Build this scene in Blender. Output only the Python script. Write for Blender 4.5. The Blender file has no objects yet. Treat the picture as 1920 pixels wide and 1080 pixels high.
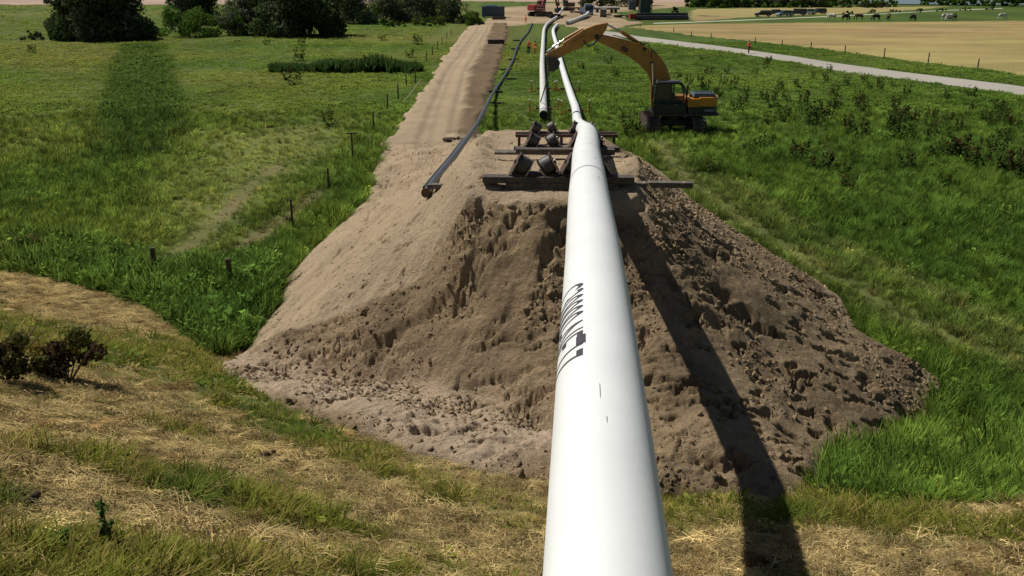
import bpy, math, random
import numpy as np
from math import sin, cos, tan, pi, radians, sqrt, atan2
from mathutils import Matrix, Vector
from mathutils.geometry import tessellate_polygon

R = random.Random(7)
RN = np.random.default_rng(11)
SC = bpy.context.scene
COL = SC.collection

# ------------------------------------------------------------------ camera, sky, sun, exposure
CAM_H = 10.0; FPX = 1700.0; PITCH = radians(19.0)
cam_d = bpy.data.cameras.new('camera'); cam = bpy.data.objects.new('camera', cam_d); COL.objects.link(cam)
cam_d.sensor_width = 36.0; cam_d.lens = 36.0 * FPX / 1920.0
cam_d.clip_start = 0.05; cam_d.clip_end = 9000
cam.location = (0, 0, CAM_H); cam.rotation_euler = (pi/2 - PITCH, 0, 0)
SC.camera = cam

SUN_DX, SUN_DY = -0.61, 0.38            # horizontal travel towards the sun per metre of height
_sd = Vector((SUN_DX, SUN_DY, 1.0)).normalized()
SUN_EL = math.asin(_sd.z); SUN_AZ = atan2(_sd.x, _sd.y)      # azimuth from +Y, clockwise
w = bpy.data.worlds.new('World'); SC.world = w; w.use_nodes = True
nt = w.node_tree; bg = nt.nodes['Background']
sky = nt.nodes.new('ShaderNodeTexSky'); sky.sky_type = 'NISHITA'; sky.sun_disc = False
sky.sun_elevation = SUN_EL; sky.sun_rotation = SUN_AZ
sky.air_density = 0.75; sky.dust_density = 0.4; sky.ozone_density = 1.5
nt.links.new(sky.outputs[0], bg.inputs[0]); bg.inputs[1].default_value = 0.05
sun_d = bpy.data.lights.new('sun', 'SUN'); sun_d.energy = 5.0; sun_d.angle = radians(0.53); sun_d.color = (1.0, 0.95, 0.87)
sun = bpy.data.objects.new('sun', sun_d); COL.objects.link(sun)
sun.rotation_euler = _sd.to_track_quat('Z', 'Y').to_euler(); sun.location = (0, 0, 40)
SC.view_settings.view_transform = 'Standard'; SC.view_settings.look = 'None'
SC.view_settings.exposure = -0.12; SC.view_settings.gamma = 1.0
SC.view_settings.use_curve_mapping = False
SC.render.engine = 'CYCLES'
SC.cycles.max_bounces = 6; SC.cycles.diffuse_bounces = 3; SC.cycles.transmission_bounces = 4
SC.cycles.glossy_bounces = 3; SC.cycles.transparent_max_bounces = 8

# ------------------------------------------------------------------ measuring helpers
def ray(px, py):
    a = (px - 960) / FPX; b = (540 - py) / FPX
    return np.array([a, cos(PITCH) + b*sin(PITCH), -sin(PITCH) + b*cos(PITCH)])
def atz(px, py, z=0.0):
    d = ray(px, py); t = (z - CAM_H) / d[2]
    return np.array([0, 0, CAM_H]) + t*d
def atY(px, py, Y):
    d = ray(px, py); return np.array([0, 0, CAM_H]) + d*(Y/d[1])

# ------------------------------------------------------------------ noise in numpy
_lat = {}
def vnoise(x, y, seed=0):
    if seed not in _lat: _lat[seed] = np.random.default_rng(100+seed).random((256, 256))
    L = _lat[seed]
    xi = np.floor(x).astype(int); yi = np.floor(y).astype(int)
    fx = x - xi; fy = y - yi
    fx = fx*fx*(3-2*fx); fy = fy*fy*(3-2*fy)
    a = L[xi & 255, yi & 255]; b = L[(xi+1) & 255, yi & 255]
    c = L[xi & 255, (yi+1) & 255]; d = L[(xi+1) & 255, (yi+1) & 255]
    return (a*(1-fx)+b*fx)*(1-fy) + (c*(1-fx)+d*fx)*fy
def fbm(x, y, sc, oct=4, seed=0, gain=0.5):
    s = 0; amp = 1; tot = 0; f = 1.0/sc
    for k in range(oct):
        s = s + amp*(vnoise(x*f+17.3*k, y*f-9.1*k, seed+k) - 0.5); tot += amp; amp *= gain; f *= 2.03
    return s/tot*2.0            # about -1..1
def cells(x, y, sc, seed=0):
    g = np.random.default_rng(500+seed).random((128, 128, 2))
    x = x/sc; y = y/sc; xi = np.floor(x).astype(int); yi = np.floor(y).astype(int)
    best = np.full(x.shape, 9.0); ident = np.zeros(x.shape)
    for i in (-1, 0, 1):
        for j in (-1, 0, 1):
            p = g[(xi+i) & 127, (yi+j) & 127]
            d = np.hypot(xi+i+p[..., 0]-x, yi+j+p[..., 1]-y)
            m = d < best; best = np.where(m, d, best); ident = np.where(m, p[..., 0]*7.77 % 1, ident)
    return best, ident
def sstep(a, b, v):
    t = np.clip((v-a)/(b-a), 0, 1); return t*t*(3-2*t)
def seg_dist(poly, x, y, closed=True):
    """distance to a polyline, and the run length along it at the nearest point"""
    P = np.asarray(poly)[:, :2]; n = len(P); best = np.full(np.shape(x), 1e9); run = np.zeros(np.shape(x)); acc = 0
    for i in range(n if closed else n-1):
        a = P[i]; b = P[(i+1) % n]; ab = b-a; L = ab@ab
        t = np.clip(((x-a[0])*ab[0]+(y-a[1])*ab[1])/L, 0, 1)
        d = np.hypot(x-a[0]-t*ab[0], y-a[1]-t*ab[1])
        m = d < best; best = np.where(m, d, best); run = np.where(m, acc+t*sqrt(L), run); acc += sqrt(L)
    return best, run
def inside(poly, x, y):
    P = np.asarray(poly)[:, :2]; n = len(P); c = np.zeros(np.shape(x), bool)
    for i in range(n):
        x0, y0 = P[i]; x1, y1 = P[(i+1) % n]
        if y0 == y1: continue
        c ^= ((y0 > y) != (y1 > y)) & (x < (x1-x0)*(y-y0)/(y1-y0)+x0)
    return c
def sdist(poly, x, y):
    d, _ = seg_dist(poly, x, y); return np.where(inside(poly, x, y), d, -d)     # positive inside

# ------------------------------------------------------------------ the lie of the land
def dike_d(x, y): return 0.2725*(x - np.sqrt(x*x + 0.8)) + 0.838*y      # toe line bends: oblique on the left, square on the right
def dike_h(x, y):
    d = dike_d(x, y) + 0.25*fbm(x, y, 6, 2, 40)
    h = 0.45*(15.5 - d)
    h = np.where(h > 6.4, 6.4 + (h-6.4)*0.18, h); h = np.minimum(h, 7.0)
    return 0.5*(h + np.sqrt(h*h + 0.12)) - 0.012
def base_h(x, y):
    r = np.hypot(x, y)
    und = (0.10*fbm(x, y, 7, 3, 3) + 0.03*fbm(x, y, 1.1, 2, 9)) * (1-sstep(70, 110, r))
    ditch = 0
    return dike_h(x, y) + und - 0.0
def hit(px, py):
    """where the line through a picture point meets the bare ground"""
    d = ray(px, py); t = np.concatenate([np.arange(3, 40, 0.03), np.arange(40, 900, 0.5)]); o = np.array([0, 0, CAM_H])
    P = o + d*t[:, None]; below = P[:, 2] <= dike_h(P[:, 0], P[:, 1])
    return P[np.argmax(below)] if below.any() else P[-1]
def hits(pts): return [hit(*p)[:2] for p in pts]

TOE = hits([(405,690),(450,725),(520,762),(600,795),(700,820),(780,850),(880,878),(1020,903),(1130,922),(1230,940),(1380,938),(1480,934),
            (1550,893),(1560,856),(1640,850),(1690,830),(1742,790),(1768,735),(1762,712),(1690,680),(1636,655),(1606,625),(1595,590),(1580,562),
            (1500,512),(1400,450)]) + [np.array(p) for p in [(8.7,40),(8.2,47),(7.4,53),(4.5,57.5),(1,60),(-3,60.5),(-7.6,58.5),(-7.7,53),(-7.3,46.5),(-6.8,42)]] + hits([(600,455),(532,525),(522,575),(478,625)])
CREST = [np.array(p) for p in [(-1.0,20.0),(0.6,19.3),(2.8,20.0),(3.25,23),(3.5,27),(3.9,34),(4.1,44),(3.2,55),(-0.6,55),(-0.9,50),(-1.2,44),(-1.7,34),(-1.9,27),(-1.5,23)]]
def crest_h(y):
    return np.interp(y, [10,19.2,20.5,22,26,34,45,50,55,62], [5.22,5.22,5.40,5.40,4.85,3.75,2.60,1.9,1.0,0.0])
RIDGES = [([np.array(p) for p in [(-0.95,20.9),(-1.15,24),(-1.3,30),(-1.4,38),(-1.2,45)]], .34, .55), ([np.array(p) for p in [(3.0,20.8),(3.3,25),(3.7,32),(3.9,40)]], .22, .45), ([np.array(p) for p in [(-3.6,44),(-3.2,49),(-2.6,54)]], .35, .5)]
BERM3 = [atz(*p) for p in [(418,697,.2),(470,702,.55),(560,711,.90),(730,723,1.28),(860,751,1.70),(1040,796,2.25),(1230,846,2.75),(1330,878,2.55),(1400,915,2.25),(1445,938,2.1)]]
BERM = [p[:2] for p in BERM3]
BERM_L = np.concatenate([[0], np.cumsum([np.hypot(*(BERM[i+1]-BERM[i])) for i in range(len(BERM)-1)])])
BERM_LIFT = np.array([max(0.05, p[2]-float(dike_h(np.array([p[0]]), np.array([p[1]]))[0])) for p in BERM3])
BERM_LIFT[0] = BERM_LIFT[-1] = 0.02
UPPER = [TOE[0]] + BERM + TOE[11:]
def mound_delta(x, y, fine=True):
    di = sdist(TOE, x, y) + 0.12*fbm(x, y, 0.9, 3, 21)
    dc_in = sdist(CREST, x, y); dc = np.maximum(-dc_in, 0)
    b = dike_h(x, y); top = crest_h(y) - 0.30*sstep(-0.9, -2.3, x)
    db, run = seg_dist(BERM, x, y, False); lift = np.interp(run, BERM_L, BERM_LIFT)*(0.9+0.25*fbm(x, y, 1.5, 2, 77))
    dip = np.clip(di, 0, None); below = (side_of(BERM, x, y) < 0) & (y < 24)
    d2 = np.clip(sdist(UPPER, x, y), 0, None)
    t2 = d2/(d2+dc+1e-6); L = lift*sstep(2.0, 0.0, db)
    h_up = b + L - 0.46*np.exp(-((db-0.50)/0.34)**2)*sstep(0.05, .4, lift)*(1-.45*fbm(x, y, 1.7, 2, 78)) + t2*np.maximum(top-b-L, 0.0)
    h_dn = b + lift*(dip/(dip+db+1e-6))**0.6
    h = np.where(below, h_dn, h_up)
    h = h - 0.05*sstep(0.82, 1.0, t2)*(1-sstep(0, 0.5, dc_in))*(~below)
    # flatter tracked apron on the left rear where the haul road runs in
    ap = sstep(34, 46, y)*(1-sstep(-3.6, -2.2, x))
    h = h*(1-ap) + ap*(0.12+0.25*sstep(-4.5, -2.0, x))
    if fine:
        fr = front_mask(x, y); ed = sstep(0.0, 0.35, di)
        for rd, hh, wd in RIDGES:
            dr, rr_ = seg_dist(rd, x, y, False); h = h + hh*np.exp(-(dr/wd)**2)*np.clip(.75+.9*fbm(x, y, 1.2, 3, 33), .1, 1.6)
        flat_top = sstep(-0.1, 0.5, dc_in)*(y < 33)
        yo = y; y = y + 0.95*h                  # measure along the slope, so the lumps keep their shape on steep faces
        apron = sstep(30, 36, yo)*sstep(-7.5, -6.5, x)*sstep(-1.5, -2.6, x)*(1-sstep(54, 58, yo))
        smooth_r = 1-0.62*sstep(3.6, 5.2, x+.6*fbm(x, y, 2.0, 2, 43))      # the right flank slid down smooth
        rough = smooth_r*np.maximum((0.36 + 0.64*fr)*(1-0.6*flat_top), apron*.8)
        h = h + ed*(0.15*fbm(x, y, 1.9, 3, 31)*(1-.7*flat_top) + 0.16*rough*fbm(x, y, 0.75, 6, 52, 0.73) + apron*.16*np.abs(fbm(x, y, 1.1, 3, 57)))
        c, cid = cells(x+0.15*fbm(x, y, 0.3, 2, 8), y+0.15*fbm(x, y, 0.3, 2, 5), 0.26, 3)
        pt = sstep(-0.1, 0.35, fbm(x, y, 1.5, 3, 61))
        h = h + ed*fr*(1-.7*flat_top)*pt*0.10*(0.5-c)*np.clip(smooth_r*1.6-.6, 0, 1)
        cav = np.clip(fbm(x, y*1.35, 0.55, 5, 95, 0.66)-0.17, 0, 0.25)*np.clip(0.9+1.0*fbm(x, y, 2.3, 2, 99), 0.35, 1.4)
        h = h - ed*fr*(1-flat_top)*1.15*cav
        cav2 = np.clip(fbm(x*0.7+y*0.5, (y*0.7-x*0.5)*1.8, 0.34, 4, 97, 0.65)-0.32, 0, 0.25)
        h = h - ed*(1-fr)*0.8*cav2*(1-.6*flat_top)
        y = yo
        # long tracked furrows running up the left flank
        u = (x*0.80 - y*0.60)
        lf = (1-fr)*(1-sstep(-2.0, -0.9, x))
        h = h + lf*0.09*fbm(u*2.4, (x*0.6+y*0.8)*0.35, 1.0, 4, 90)*sstep(0.2, 1.0, di)
        for (hx, hy, r, dep, el, an) in HOLES:
            ca, sa = cos(an), sin(an)
            nr = (np.abs(x-hx) < 1.2) & (np.abs(y-hy) < 1.2)
            if not nr.any(): continue
            X = x[nr]; Y = y[nr]
            qx = ((X-hx)*ca+(Y-hy)*sa)/(r*el); qy = (-(X-hx)*sa+(Y-hy)*ca)/r
            q = np.hypot(qx, qy)*(1+0.55*fbm(X, Y, 0.28, 3, 14, .6))
            h[nr] = h[nr] - dep*sstep(1.0, 0.3, q)
        for poly, dep, wd in SCARPS:
            ds, rn = seg_dist(poly, x, y, False)
            sgn = side_of(poly, x, y); ds = np.abs(ds*sgn + 0.10*fbm(x, y, 0.5, 3, 67)); 
            wob = 0.7+0.6*fbm(x, y, 0.6, 2, 66)
            h = h - dep*wob*np.where(sgn < 0, np.exp(-(ds/wd)**1.3), np.exp(-(ds/0.05)**2))*sstep(0, 0.5, rn)*0.9
    return np.where(di > 0, h-b+0.02*sstep(0, 0.2, di), di*0.6), di
def side_of(poly, x, y):
    P = np.asarray(poly); best = np.full(np.shape(x), 1e9); s = np.zeros(np.shape(x))
    for i in range(len(P)-1):
        a, b = P[i], P[i+1]; ab = b-a
        t = np.clip(((x-a[0])*ab[0]+(y-a[1])*ab[1])/(ab@ab), 0, 1)
        d = np.hypot(x-a[0]-t*ab[0], y-a[1]-t*ab[1])
        cr = ab[0]*(y-a[1])-ab[1]*(x-a[0])
        m = d < best; best = np.where(m, d, best); s = np.where(m, np.sign(cr), s)
    return s
def front_mask(x, y):
    """1 on the front and right faces (freshly dug, lumpy), 0 on the tracked left flank"""
    a = np.array([-8.0, 22.6]); b = np.array([-0.95, 20.0])
    n = (x-a[0])*(b[1]-a[1])-(y-a[1])*(b[0]-a[0])       # >0 towards the camera
    m = sstep(-0.3, 0.9, n + 0.7*fbm(x, y, 1.4, 3, 70))
    r = sstep(2.7, 3.4, x - 0.03*(y-19)) 
    fl = sstep(19.9, 19.4, y)
    db, _ = seg_dist(BERM, x, y, False)
    return np.clip(np.maximum(np.where(x < 0, m, np.maximum(m*fl, np.maximum(r, fl))), 0), 0, 1)
def mhit(px, py):
    d = ray(px, py); t = np.linspace(10, 75, 700); o = np.array([0, 0, CAM_H])
    P = o + d*t[:, None]; dl, di = mound_delta(P[:, 0], P[:, 1], False)
    below = P[:, 2] <= dike_h(P[:, 0], P[:, 1]) + np.maximum(dl, 0)
    return P[np.argmax(below)] if below.any() else P[-1]
HOLES = []; SCARPS = []
_h = []
for (px, py, r, dep, el, an) in [(1040,425,.2,.5,1.0,0),(1018,520,.16,.28,1.5,.4),(1025,478,.2,.3,1.2,1.0),(905,415,.22,.3,1.8,1.9),(885,520,.25,.35,2.0,1.1),(860,560,.18,.3,2.2,.8),
        (900,385,.2,.25,1.5,1.3),(965,470,.12,.2,1,0),(1000,640,.16,.25,1.3,.2),(900,812,.2,.22,1.4,.3),(822,795,.16,.16,1.6,.4),
        (925,860,.16,.2,1.2,0),(1290,455,.14,.2,1.6,.3),(1355,555,.25,.28,1.7,.3),(1400,590,.3,.28,1.4,.2),(1460,545,.2,.3,1.5,-.3),
        (1450,670,.16,.25,1.6,-.5),(1500,735,.14,.22,1.4,-.6),(1340,600,.25,.25,1.6,.1),(1480,815,.28,.3,1.5,-.2),(1215,720,.2,.22,1,0),
        (1260,790,.22,.25,1.6,0),(1300,735,.15,.15,1,0),(1690,770,.2,.35,2.6,.7),(1560,800,.14,.2,2,1.2),(1210,640,.15,.2,1,0),(1330,480,.2,.2,1.5,0),
        (1200,380,.2,.22,1.3,.5),(1240,420,.2,.2,1.4,.2),(1250,350,.2,.25,1.2,.9),(950,600,.2,.2,1.4,.5),(990,700,.18,.2,1.4,.2),(870,640,.2,.18,1.5,.6),
        (1420,610,.2,.25,1.5,.2),(1560,680,.13,.2,1.3,.3),(1500,640,.12,.2,1.3,.3),(730,640,.1,.1,2,.5),(560,640,.07,.06,2,.8),(650,560,.07,.07,2.4,.8),
        (600,520,.07,.07,2.4,.8),(700,500,.07,.07,2.4,.8),(760,450,.07,.08,2.4,.8),(455,655,.1,.1,1.4,.8),(520,610,.06,.06,2,.8),(745,530,.06,.06,2,.8)]:
    q = mhit(px, py); _h.append((q[0], q[1], r*.85, dep*(.45 if px < 1100 else .8), min(el, 1.8), an))
_s = []
for pts, dep, wd in [([(600,665),(680,652),(735,622),(790,590),(850,555),(868,535)], .42, .40), ([(620,500),(655,470),(690,430),(692,395)], .16, .14),
                     ([(700,560),(760,520),(840,470)], .07, .15), ([(560,560),(640,500),(740,420)], .05, .14)]:
    _s.append(([mhit(*p)[:2] for p in pts], dep, wd))
HOLES = _h; SCARPS = _s

def ground_z(x, y):
    """height of whatever lies on top at scalar x, y"""
    X = np.array([float(x)]); Y = np.array([float(y)])
    b = float(base_h(X, Y)[0])
    if -9.5 < x < 12.5 and 9 < y < 62:
        dl, di = mound_delta(X, Y)
        if di[0] > 0: return float(dike_h(X, Y)[0] + dl[0])
    return b

# ------------------------------------------------------------------ materials
def new_mat(name):
    m = bpy.data.materials.new(name); m.use_nodes = True
    return m, m.node_tree, m.node_tree.nodes['Principled BSDF']
def surf(name, col, rough=0.6, metal=0.0, var=0.12, nscale=6.0, bump=0.0, bscale=30.0, col2=None, spots=None, coat=0.0, spec=0.5):
    """procedural paint, metal, wood ...: noise between two tones, optional rust/dirt spots, bump"""
    m, nt, p = new_mat(name); N = nt.nodes; L = nt.links
    tc = N.new('ShaderNodeTexCoord')
    n1 = N.new('ShaderNodeTexNoise'); n1.inputs['Scale'].default_value = nscale; n1.inputs['Detail'].default_value = 6
    L.new(tc.outputs['Object'], n1.inputs['Vector'])
    mix = N.new('ShaderNodeMix'); mix.data_type = 'RGBA'
    c2 = col2 or tuple(c*(1-2.2*var) for c in col)
    mix.inputs[6].default_value = (*col, 1); mix.inputs[7].default_value = (*c2, 1)
    rp = N.new('ShaderNodeValToRGB'); rp.color_ramp.elements[0].position = 0.35; rp.color_ramp.elements[1].position = 0.68
    L.new(n1.outputs[0], rp.inputs[0]); L.new(rp.outputs[0], mix.inputs[0]); out = mix.outputs[2]
    if spots:
        sc_, thr, sco = spots
        n2 = N.new('ShaderNodeTexNoise'); n2.inputs['Scale'].default_value = sc_; n2.inputs['Detail'].default_value = 8; n2.inputs['Roughness'].default_value = 0.7
        L.new(tc.outputs['Object'], n2.inputs['Vector'])
        r2 = N.new('ShaderNodeValToRGB'); r2.color_ramp.elements[0].position = thr; r2.color_ramp.elements[1].position = thr+0.06
        m2 = N.new('ShaderNodeMix'); m2.data_type = 'RGBA'; m2.inputs[7].default_value = (*sco, 1)
        L.new(n2.outputs[0], r2.inputs[0]); L.new(r2.outputs[0], m2.inputs[0]); L.new(out, m2.inputs[6]); out = m2.outputs[2]
    L.new(out, p.inputs['Base Color'])
    p.inputs['Roughness'].default_value = rough; p.inputs['Metallic'].default_value = metal
    p.inputs['Coat Weight'].default_value = coat; p.inputs['Specular IOR Level'].default_value = spec
    if bump:
        nb = N.new('ShaderNodeTexNoise'); nb.inputs['Scale'].default_value = bscale; nb.inputs['Detail'].default_value = 6
        bp = N.new('ShaderNodeBump'); bp.inputs['Strength'].default_value = 0.8; bp.inputs['Distance'].default_value = bump
        L.new(tc.outputs['Object'], nb.inputs['Vector']); L.new(nb.outputs[0], bp.inputs['Height']); L.new(bp.outputs[0], p.inputs['Normal'])
    return m
def leafy(name, inst=False, col=None, trans=0.35, attr='tint', var=0.5):
    """thin leaves and blades: diffuse plus light coming through"""
    m = bpy.data.materials.new(name); m.use_nodes = True; nt = m.node_tree; N = nt.nodes; L = nt.links
    N.remove(N['Principled BSDF']); out = N['Material Output']
    if col is None:
        a = N.new('ShaderNodeAttribute'); a.attribute_name = attr; a.attribute_type = 'INSTANCER' if inst else 'GEOMETRY'
        src = a.outputs['Color']
    else:
        rgb = N.new('ShaderNodeRGB'); rgb.outputs[0].default_value = (*col, 1); src = rgb.outputs[0]
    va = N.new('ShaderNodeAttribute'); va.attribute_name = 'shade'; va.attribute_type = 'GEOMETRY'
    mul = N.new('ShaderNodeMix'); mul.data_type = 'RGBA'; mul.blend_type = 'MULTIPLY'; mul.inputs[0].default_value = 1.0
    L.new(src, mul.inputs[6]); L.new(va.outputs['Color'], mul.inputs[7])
    d = N.new('ShaderNodeBsdfDiffuse'); t = N.new('ShaderNodeBsdfTranslucent'); ms = N.new('ShaderNodeMixShader'); ms.inputs[0].default_value = trans
    L.new(mul.outputs[2], d.inputs[0]); L.new(mul.outputs[2], t.inputs[0])
    L.new(d.outputs[0], ms.inputs[1]); L.new(t.outputs[0], ms.inputs[2])
    L.new(ms.outputs[0], out.inputs[0])
    return m
def earth(name, fine=40.0, mid=5.0, bump=0.03, contrast=0.5, rough=0.95, pits=0.0):
    """ground whose colour is stored on its vertices, broken up by noise and grain"""
    m, nt, p = new_mat(name); N = nt.nodes; L = nt.links
    geo = N.new('ShaderNodeNewGeometry')
    a = N.new('ShaderNodeAttribute'); a.attribute_name = 'tone'
    n1 = N.new('ShaderNodeTexNoise'); n1.inputs['Scale'].default_value = mid; n1.inputs['Detail'].default_value = 8; n1.inputs['Roughness'].default_value = 0.65
    n2 = N.new('ShaderNodeTexNoise'); n2.inputs['Scale'].default_value = fine; n2.inputs['Detail'].default_value = 6; n2.inputs['Roughness'].default_value = 0.7
    L.new(geo.outputs['Position'], n1.inputs['Vector']); L.new(geo.outputs['Position'], n2.inputs['Vector'])
    ad = N.new('ShaderNodeMath'); ad.operation = 'ADD'; L.new(n1.outputs[0], ad.inputs[0]); L.new(n2.outputs[0], ad.inputs[1])
    mr = N.new('ShaderNodeMapRange'); mr.inputs[1].default_value = 0.6; mr.inputs[2].default_value = 1.4
    mr.inputs[3].default_value = 1-contrast; mr.inputs[4].default_value = 1+contrast*0.7
    L.new(ad.outputs[0], mr.inputs[0])
    mul = N.new('ShaderNodeVectorMath'); mul.operation = 'SCALE'; L.new(a.outputs['Color'], mul.inputs[0]); L.new(mr.outputs[0], mul.inputs['Scale'])
    L.new(mul.outputs[0], p.inputs['Base Color'])
    bp = N.new('ShaderNodeBump'); bp.inputs['Strength'].default_value = 1.0; bp.inputs['Distance'].default_value = bump
    hsum = N.new('ShaderNodeMath'); hsum.operation = 'MULTIPLY_ADD'; hsum.inputs[1].default_value = 2.0
    L.new(n1.outputs[0], hsum.inputs[0]); L.new(n2.outputs[0], hsum.inputs[2])
    L.new(hsum.outputs[0], bp.inputs['Height']); L.new(bp.outputs[0], p.inputs['Normal'])
    p.inputs['Roughness'].default_value = rough; p.inputs['Specular IOR Level'].default_value = 0.15
    return m

# ------------------------------------------------------------------ mesh helpers
def np_mesh(name, V, F, mat=None, smooth=False, attrs=None):
    """V (n,3) array, F (m,k) array of equal-sided faces"""
    me = bpy.data.meshes.new(name); V = np.asarray(V, np.float32); F = np.asarray(F, np.int32)
    me.vertices.add(len(V)); me.vertices.foreach_set('co', V.ravel())
    k = F.shape[1]; me.loops.add(F.size); me.loops.foreach_set('vertex_index', F.ravel())
    me.polygons.add(len(F)); me.polygons.foreach_set('loop_start', np.arange(0, F.size, k, dtype=np.int32))
    me.polygons.foreach_set('loop_total', np.full(len(F), k, np.int32))
    if smooth: me.polygons.foreach_set('use_smooth', np.ones(len(F), bool))
    me.update(calc_edges=True)
    for nm, arr in (attrs or {}).items():
        at = me.attributes.new(nm, 'FLOAT_COLOR', 'POINT')
        A = np.ones((len(V), 4), np.float32); A[:, :3] = arr; at.data.foreach_set('color', A.ravel())
    if mat: me.materials.append(mat)
    return me
def link(name, me, parent=None, loc=(0, 0, 0), rz=0.0):
    o = bpy.data.objects.new(name, me); COL.objects.link(o); o.location = loc; o.rotation_euler = (0, 0, rz)
    if parent: o.parent = parent
    return o
def tag(o, label=None, cat=None, group=None, kind=None):
    if label: o['label'] = label
    if cat: o['category'] = cat
    if group: o['group'] = group
    if kind: o['kind'] = kind
    return o
def thing(name, label, cat, loc=(0, 0, 0), rz=0.0, group=None):
    return tag(link(name, None, None, loc, rz), label, cat, group)
def copy_tree(o, parent=None, loc=None, rz=None, scale=None, label=None, group=None):
    c = o.copy(); COL.objects.link(c)
    if parent: c.parent = parent
    if loc is not None: c.location = loc
    if rz is not None: c.rotation_euler = (0, 0, rz)
    if scale is not None: c.scale = scale if hasattr(scale, '__len__') else (scale,)*3
    if label: c['label'] = label
    if group: c['group'] = group
    for ch in o.children: copy_tree(ch, c)
    return c
class MB:
    def __init__(s): s.v = []; s.f = []; s.sm = []
    def add(s, vs, fs, smooth=False):
        n = len(s.v); s.v += [tuple(v) for v in vs]; s.f += [tuple(i+n for i in f) for f in fs]; s.sm += [smooth]*len(fs); return s
    def box(s, c, d, M=None, taper=1.0):
        x, y, z = d[0]/2, d[1]/2, d[2]/2; vs = []
        for k in (-1, 1):
            q = taper if k > 0 else 1.0
            for (i, j) in ((-1, -1), (1, -1), (1, 1), (-1, 1)):
                v = Vector((i*x*q, j*y*q, k*z))
                if M is not None: v = M @ v
                vs.append(v+Vector(c))
        return s.add(vs, [(3, 2, 1, 0), (4, 5, 6, 7), (0, 1, 5, 4), (1, 2, 6, 5), (2, 3, 7, 6), (3, 0, 4, 7)])
    def prism(s, prof, axis, t0, t1):
        """2-D outline pushed through along axis: 'y' takes (x,z), 'x' takes (y,z), 'z' takes (x,y)"""
        n = len(prof); vs = []
        area = sum(prof[i][0]*prof[(i+1) % n][1]-prof[(i+1) % n][0]*prof[i][1] for i in range(n))
        if area < 0: prof = prof[::-1]
        for t in (t0, t1):
            for a, b in prof: vs.append({'y': (a, t, b), 'x': (t, a, b), 'z': (a, b, t)}[axis])
        flip = axis == 'y'
        fs = [tuple(range(n))[::-1], tuple(range(n, 2*n))] + [(i, (i+1) % n, n+(i+1) % n, n+i) for i in range(n)]
        if flip: fs = [f[::-1] for f in fs]
        return s.add(vs, fs)
    def cyl(s, p0, p1, r0, r1=None, n=16, cap=True, smooth=True):
        r1 = r0 if r1 is None else r1; p0 = Vector(p0); p1 = Vector(p1); q = (p1-p0).to_track_quat('Z', 'Y')
        a = [p0 + q @ Vector((r0*cos(2*pi*i/n), r0*sin(2*pi*i/n), 0)) for i in range(n)]
        b = [p1 + q @ Vector((r1*cos(2*pi*i/n), r1*sin(2*pi*i/n), 0)) for i in range(n)]
        s.add(a+b, [(i, (i+1) % n, n+(i+1) % n, n+i) for i in range(n)], smooth)
        if cap: s.add(a+b, [tuple(range(n))[::-1], tuple(range(n, 2*n))])
        return s
    def tube(s, path, r, n=8, cap=True):
        P = [Vector(p) for p in path]; rings = []; up = Vector((0, 0, 1))
        for i, p in enumerate(P):
            t = (P[min(i+1, len(P)-1)]-P[max(i-1, 0)]).normalized()
            sx = t.cross(up)
            if sx.length < 1e-3: sx = Vector((1, 0, 0))
            sx.normalize(); sy = sx.cross(t).normalized(); rr = r[i] if hasattr(r, '__len__') else r
            rings += [p + sx*rr*cos(2*pi*k/n) + sy*rr*sin(2*pi*k/n) for k in range(n)]
        fs = [(i*n+k, i*n+(k+1) % n, (i+1)*n+(k+1) % n, (i+1)*n+k) for i in range(len(P)-1) for k in range(n)]
        s.add(rings, [f[::-1] for f in fs], True)
        if cap: s.add(rings[:n], [tuple(range(n))]); s.add(rings[-n:], [tuple(range(n))[::-1]])
        return s
    def ball(s, c, r, n=10, m=6, sc=(1, 1, 1)):
        vs = [(c[0], c[1], c[2]+r*sc[2])]; 
        for j in range(1, m):
            for i in range(n):
                a = pi*j/m; b = 2*pi*i/n; vs.append((c[0]+r*sc[0]*sin(a)*cos(b), c[1]+r*sc[1]*sin(a)*sin(b), c[2]+r*sc[2]*cos(a)))
        vs.append((c[0], c[1], c[2]-r*sc[2])); fs = [(0, 1+i, 1+(i+1) % n) for i in range(n)]
        for j in range(m-2):
            for i in range(n): fs.append((1+j*n+i, 1+(j+1)*n+i, 1+(j+1)*n+(i+1) % n, 1+j*n+(i+1) % n))
        b = 1+(m-2)*n; fs += [(b+i, len(vs)-1, b+(i+1) % n) for i in range(n)]
        return s.add(vs, fs, True)
    def mesh(s, name, mat):
        me = bpy.data.meshes.new(name); me.from_pydata(s.v, [], s.f); me.polygons.foreach_set('use_smooth', s.sm); me.materials.append(mat); me.update(); return me
    def build(s, name, mat, parent=None, bevel=0.0, loc=(0, 0, 0), rz=0.0):
        o = link(name, s.mesh(name, mat), parent, loc, rz)
        if bevel:
            b = o.modifiers.new('bevel', 'BEVEL'); b.width = bevel; b.segments = 2; b.limit_method = 'ANGLE'; b.angle_limit = radians(40)
        return o
def catmull(P, per=8):
    P = [np.array(p, float) for p in P]; out = []
    for i in range(len(P)-1):
        p0 = P[max(i-1, 0)]; p1 = P[i]; p2 = P[i+1]; p3 = P[min(i+2, len(P)-1)]
        for k in range(per):
            t = k/per; out.append(0.5*((2*p1)+(-p0+p2)*t+(2*p0-5*p1+4*p2-p3)*t*t+(-p0+3*p1-3*p2+p3)*t**3))
    out.append(P[-1]); return out

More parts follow.
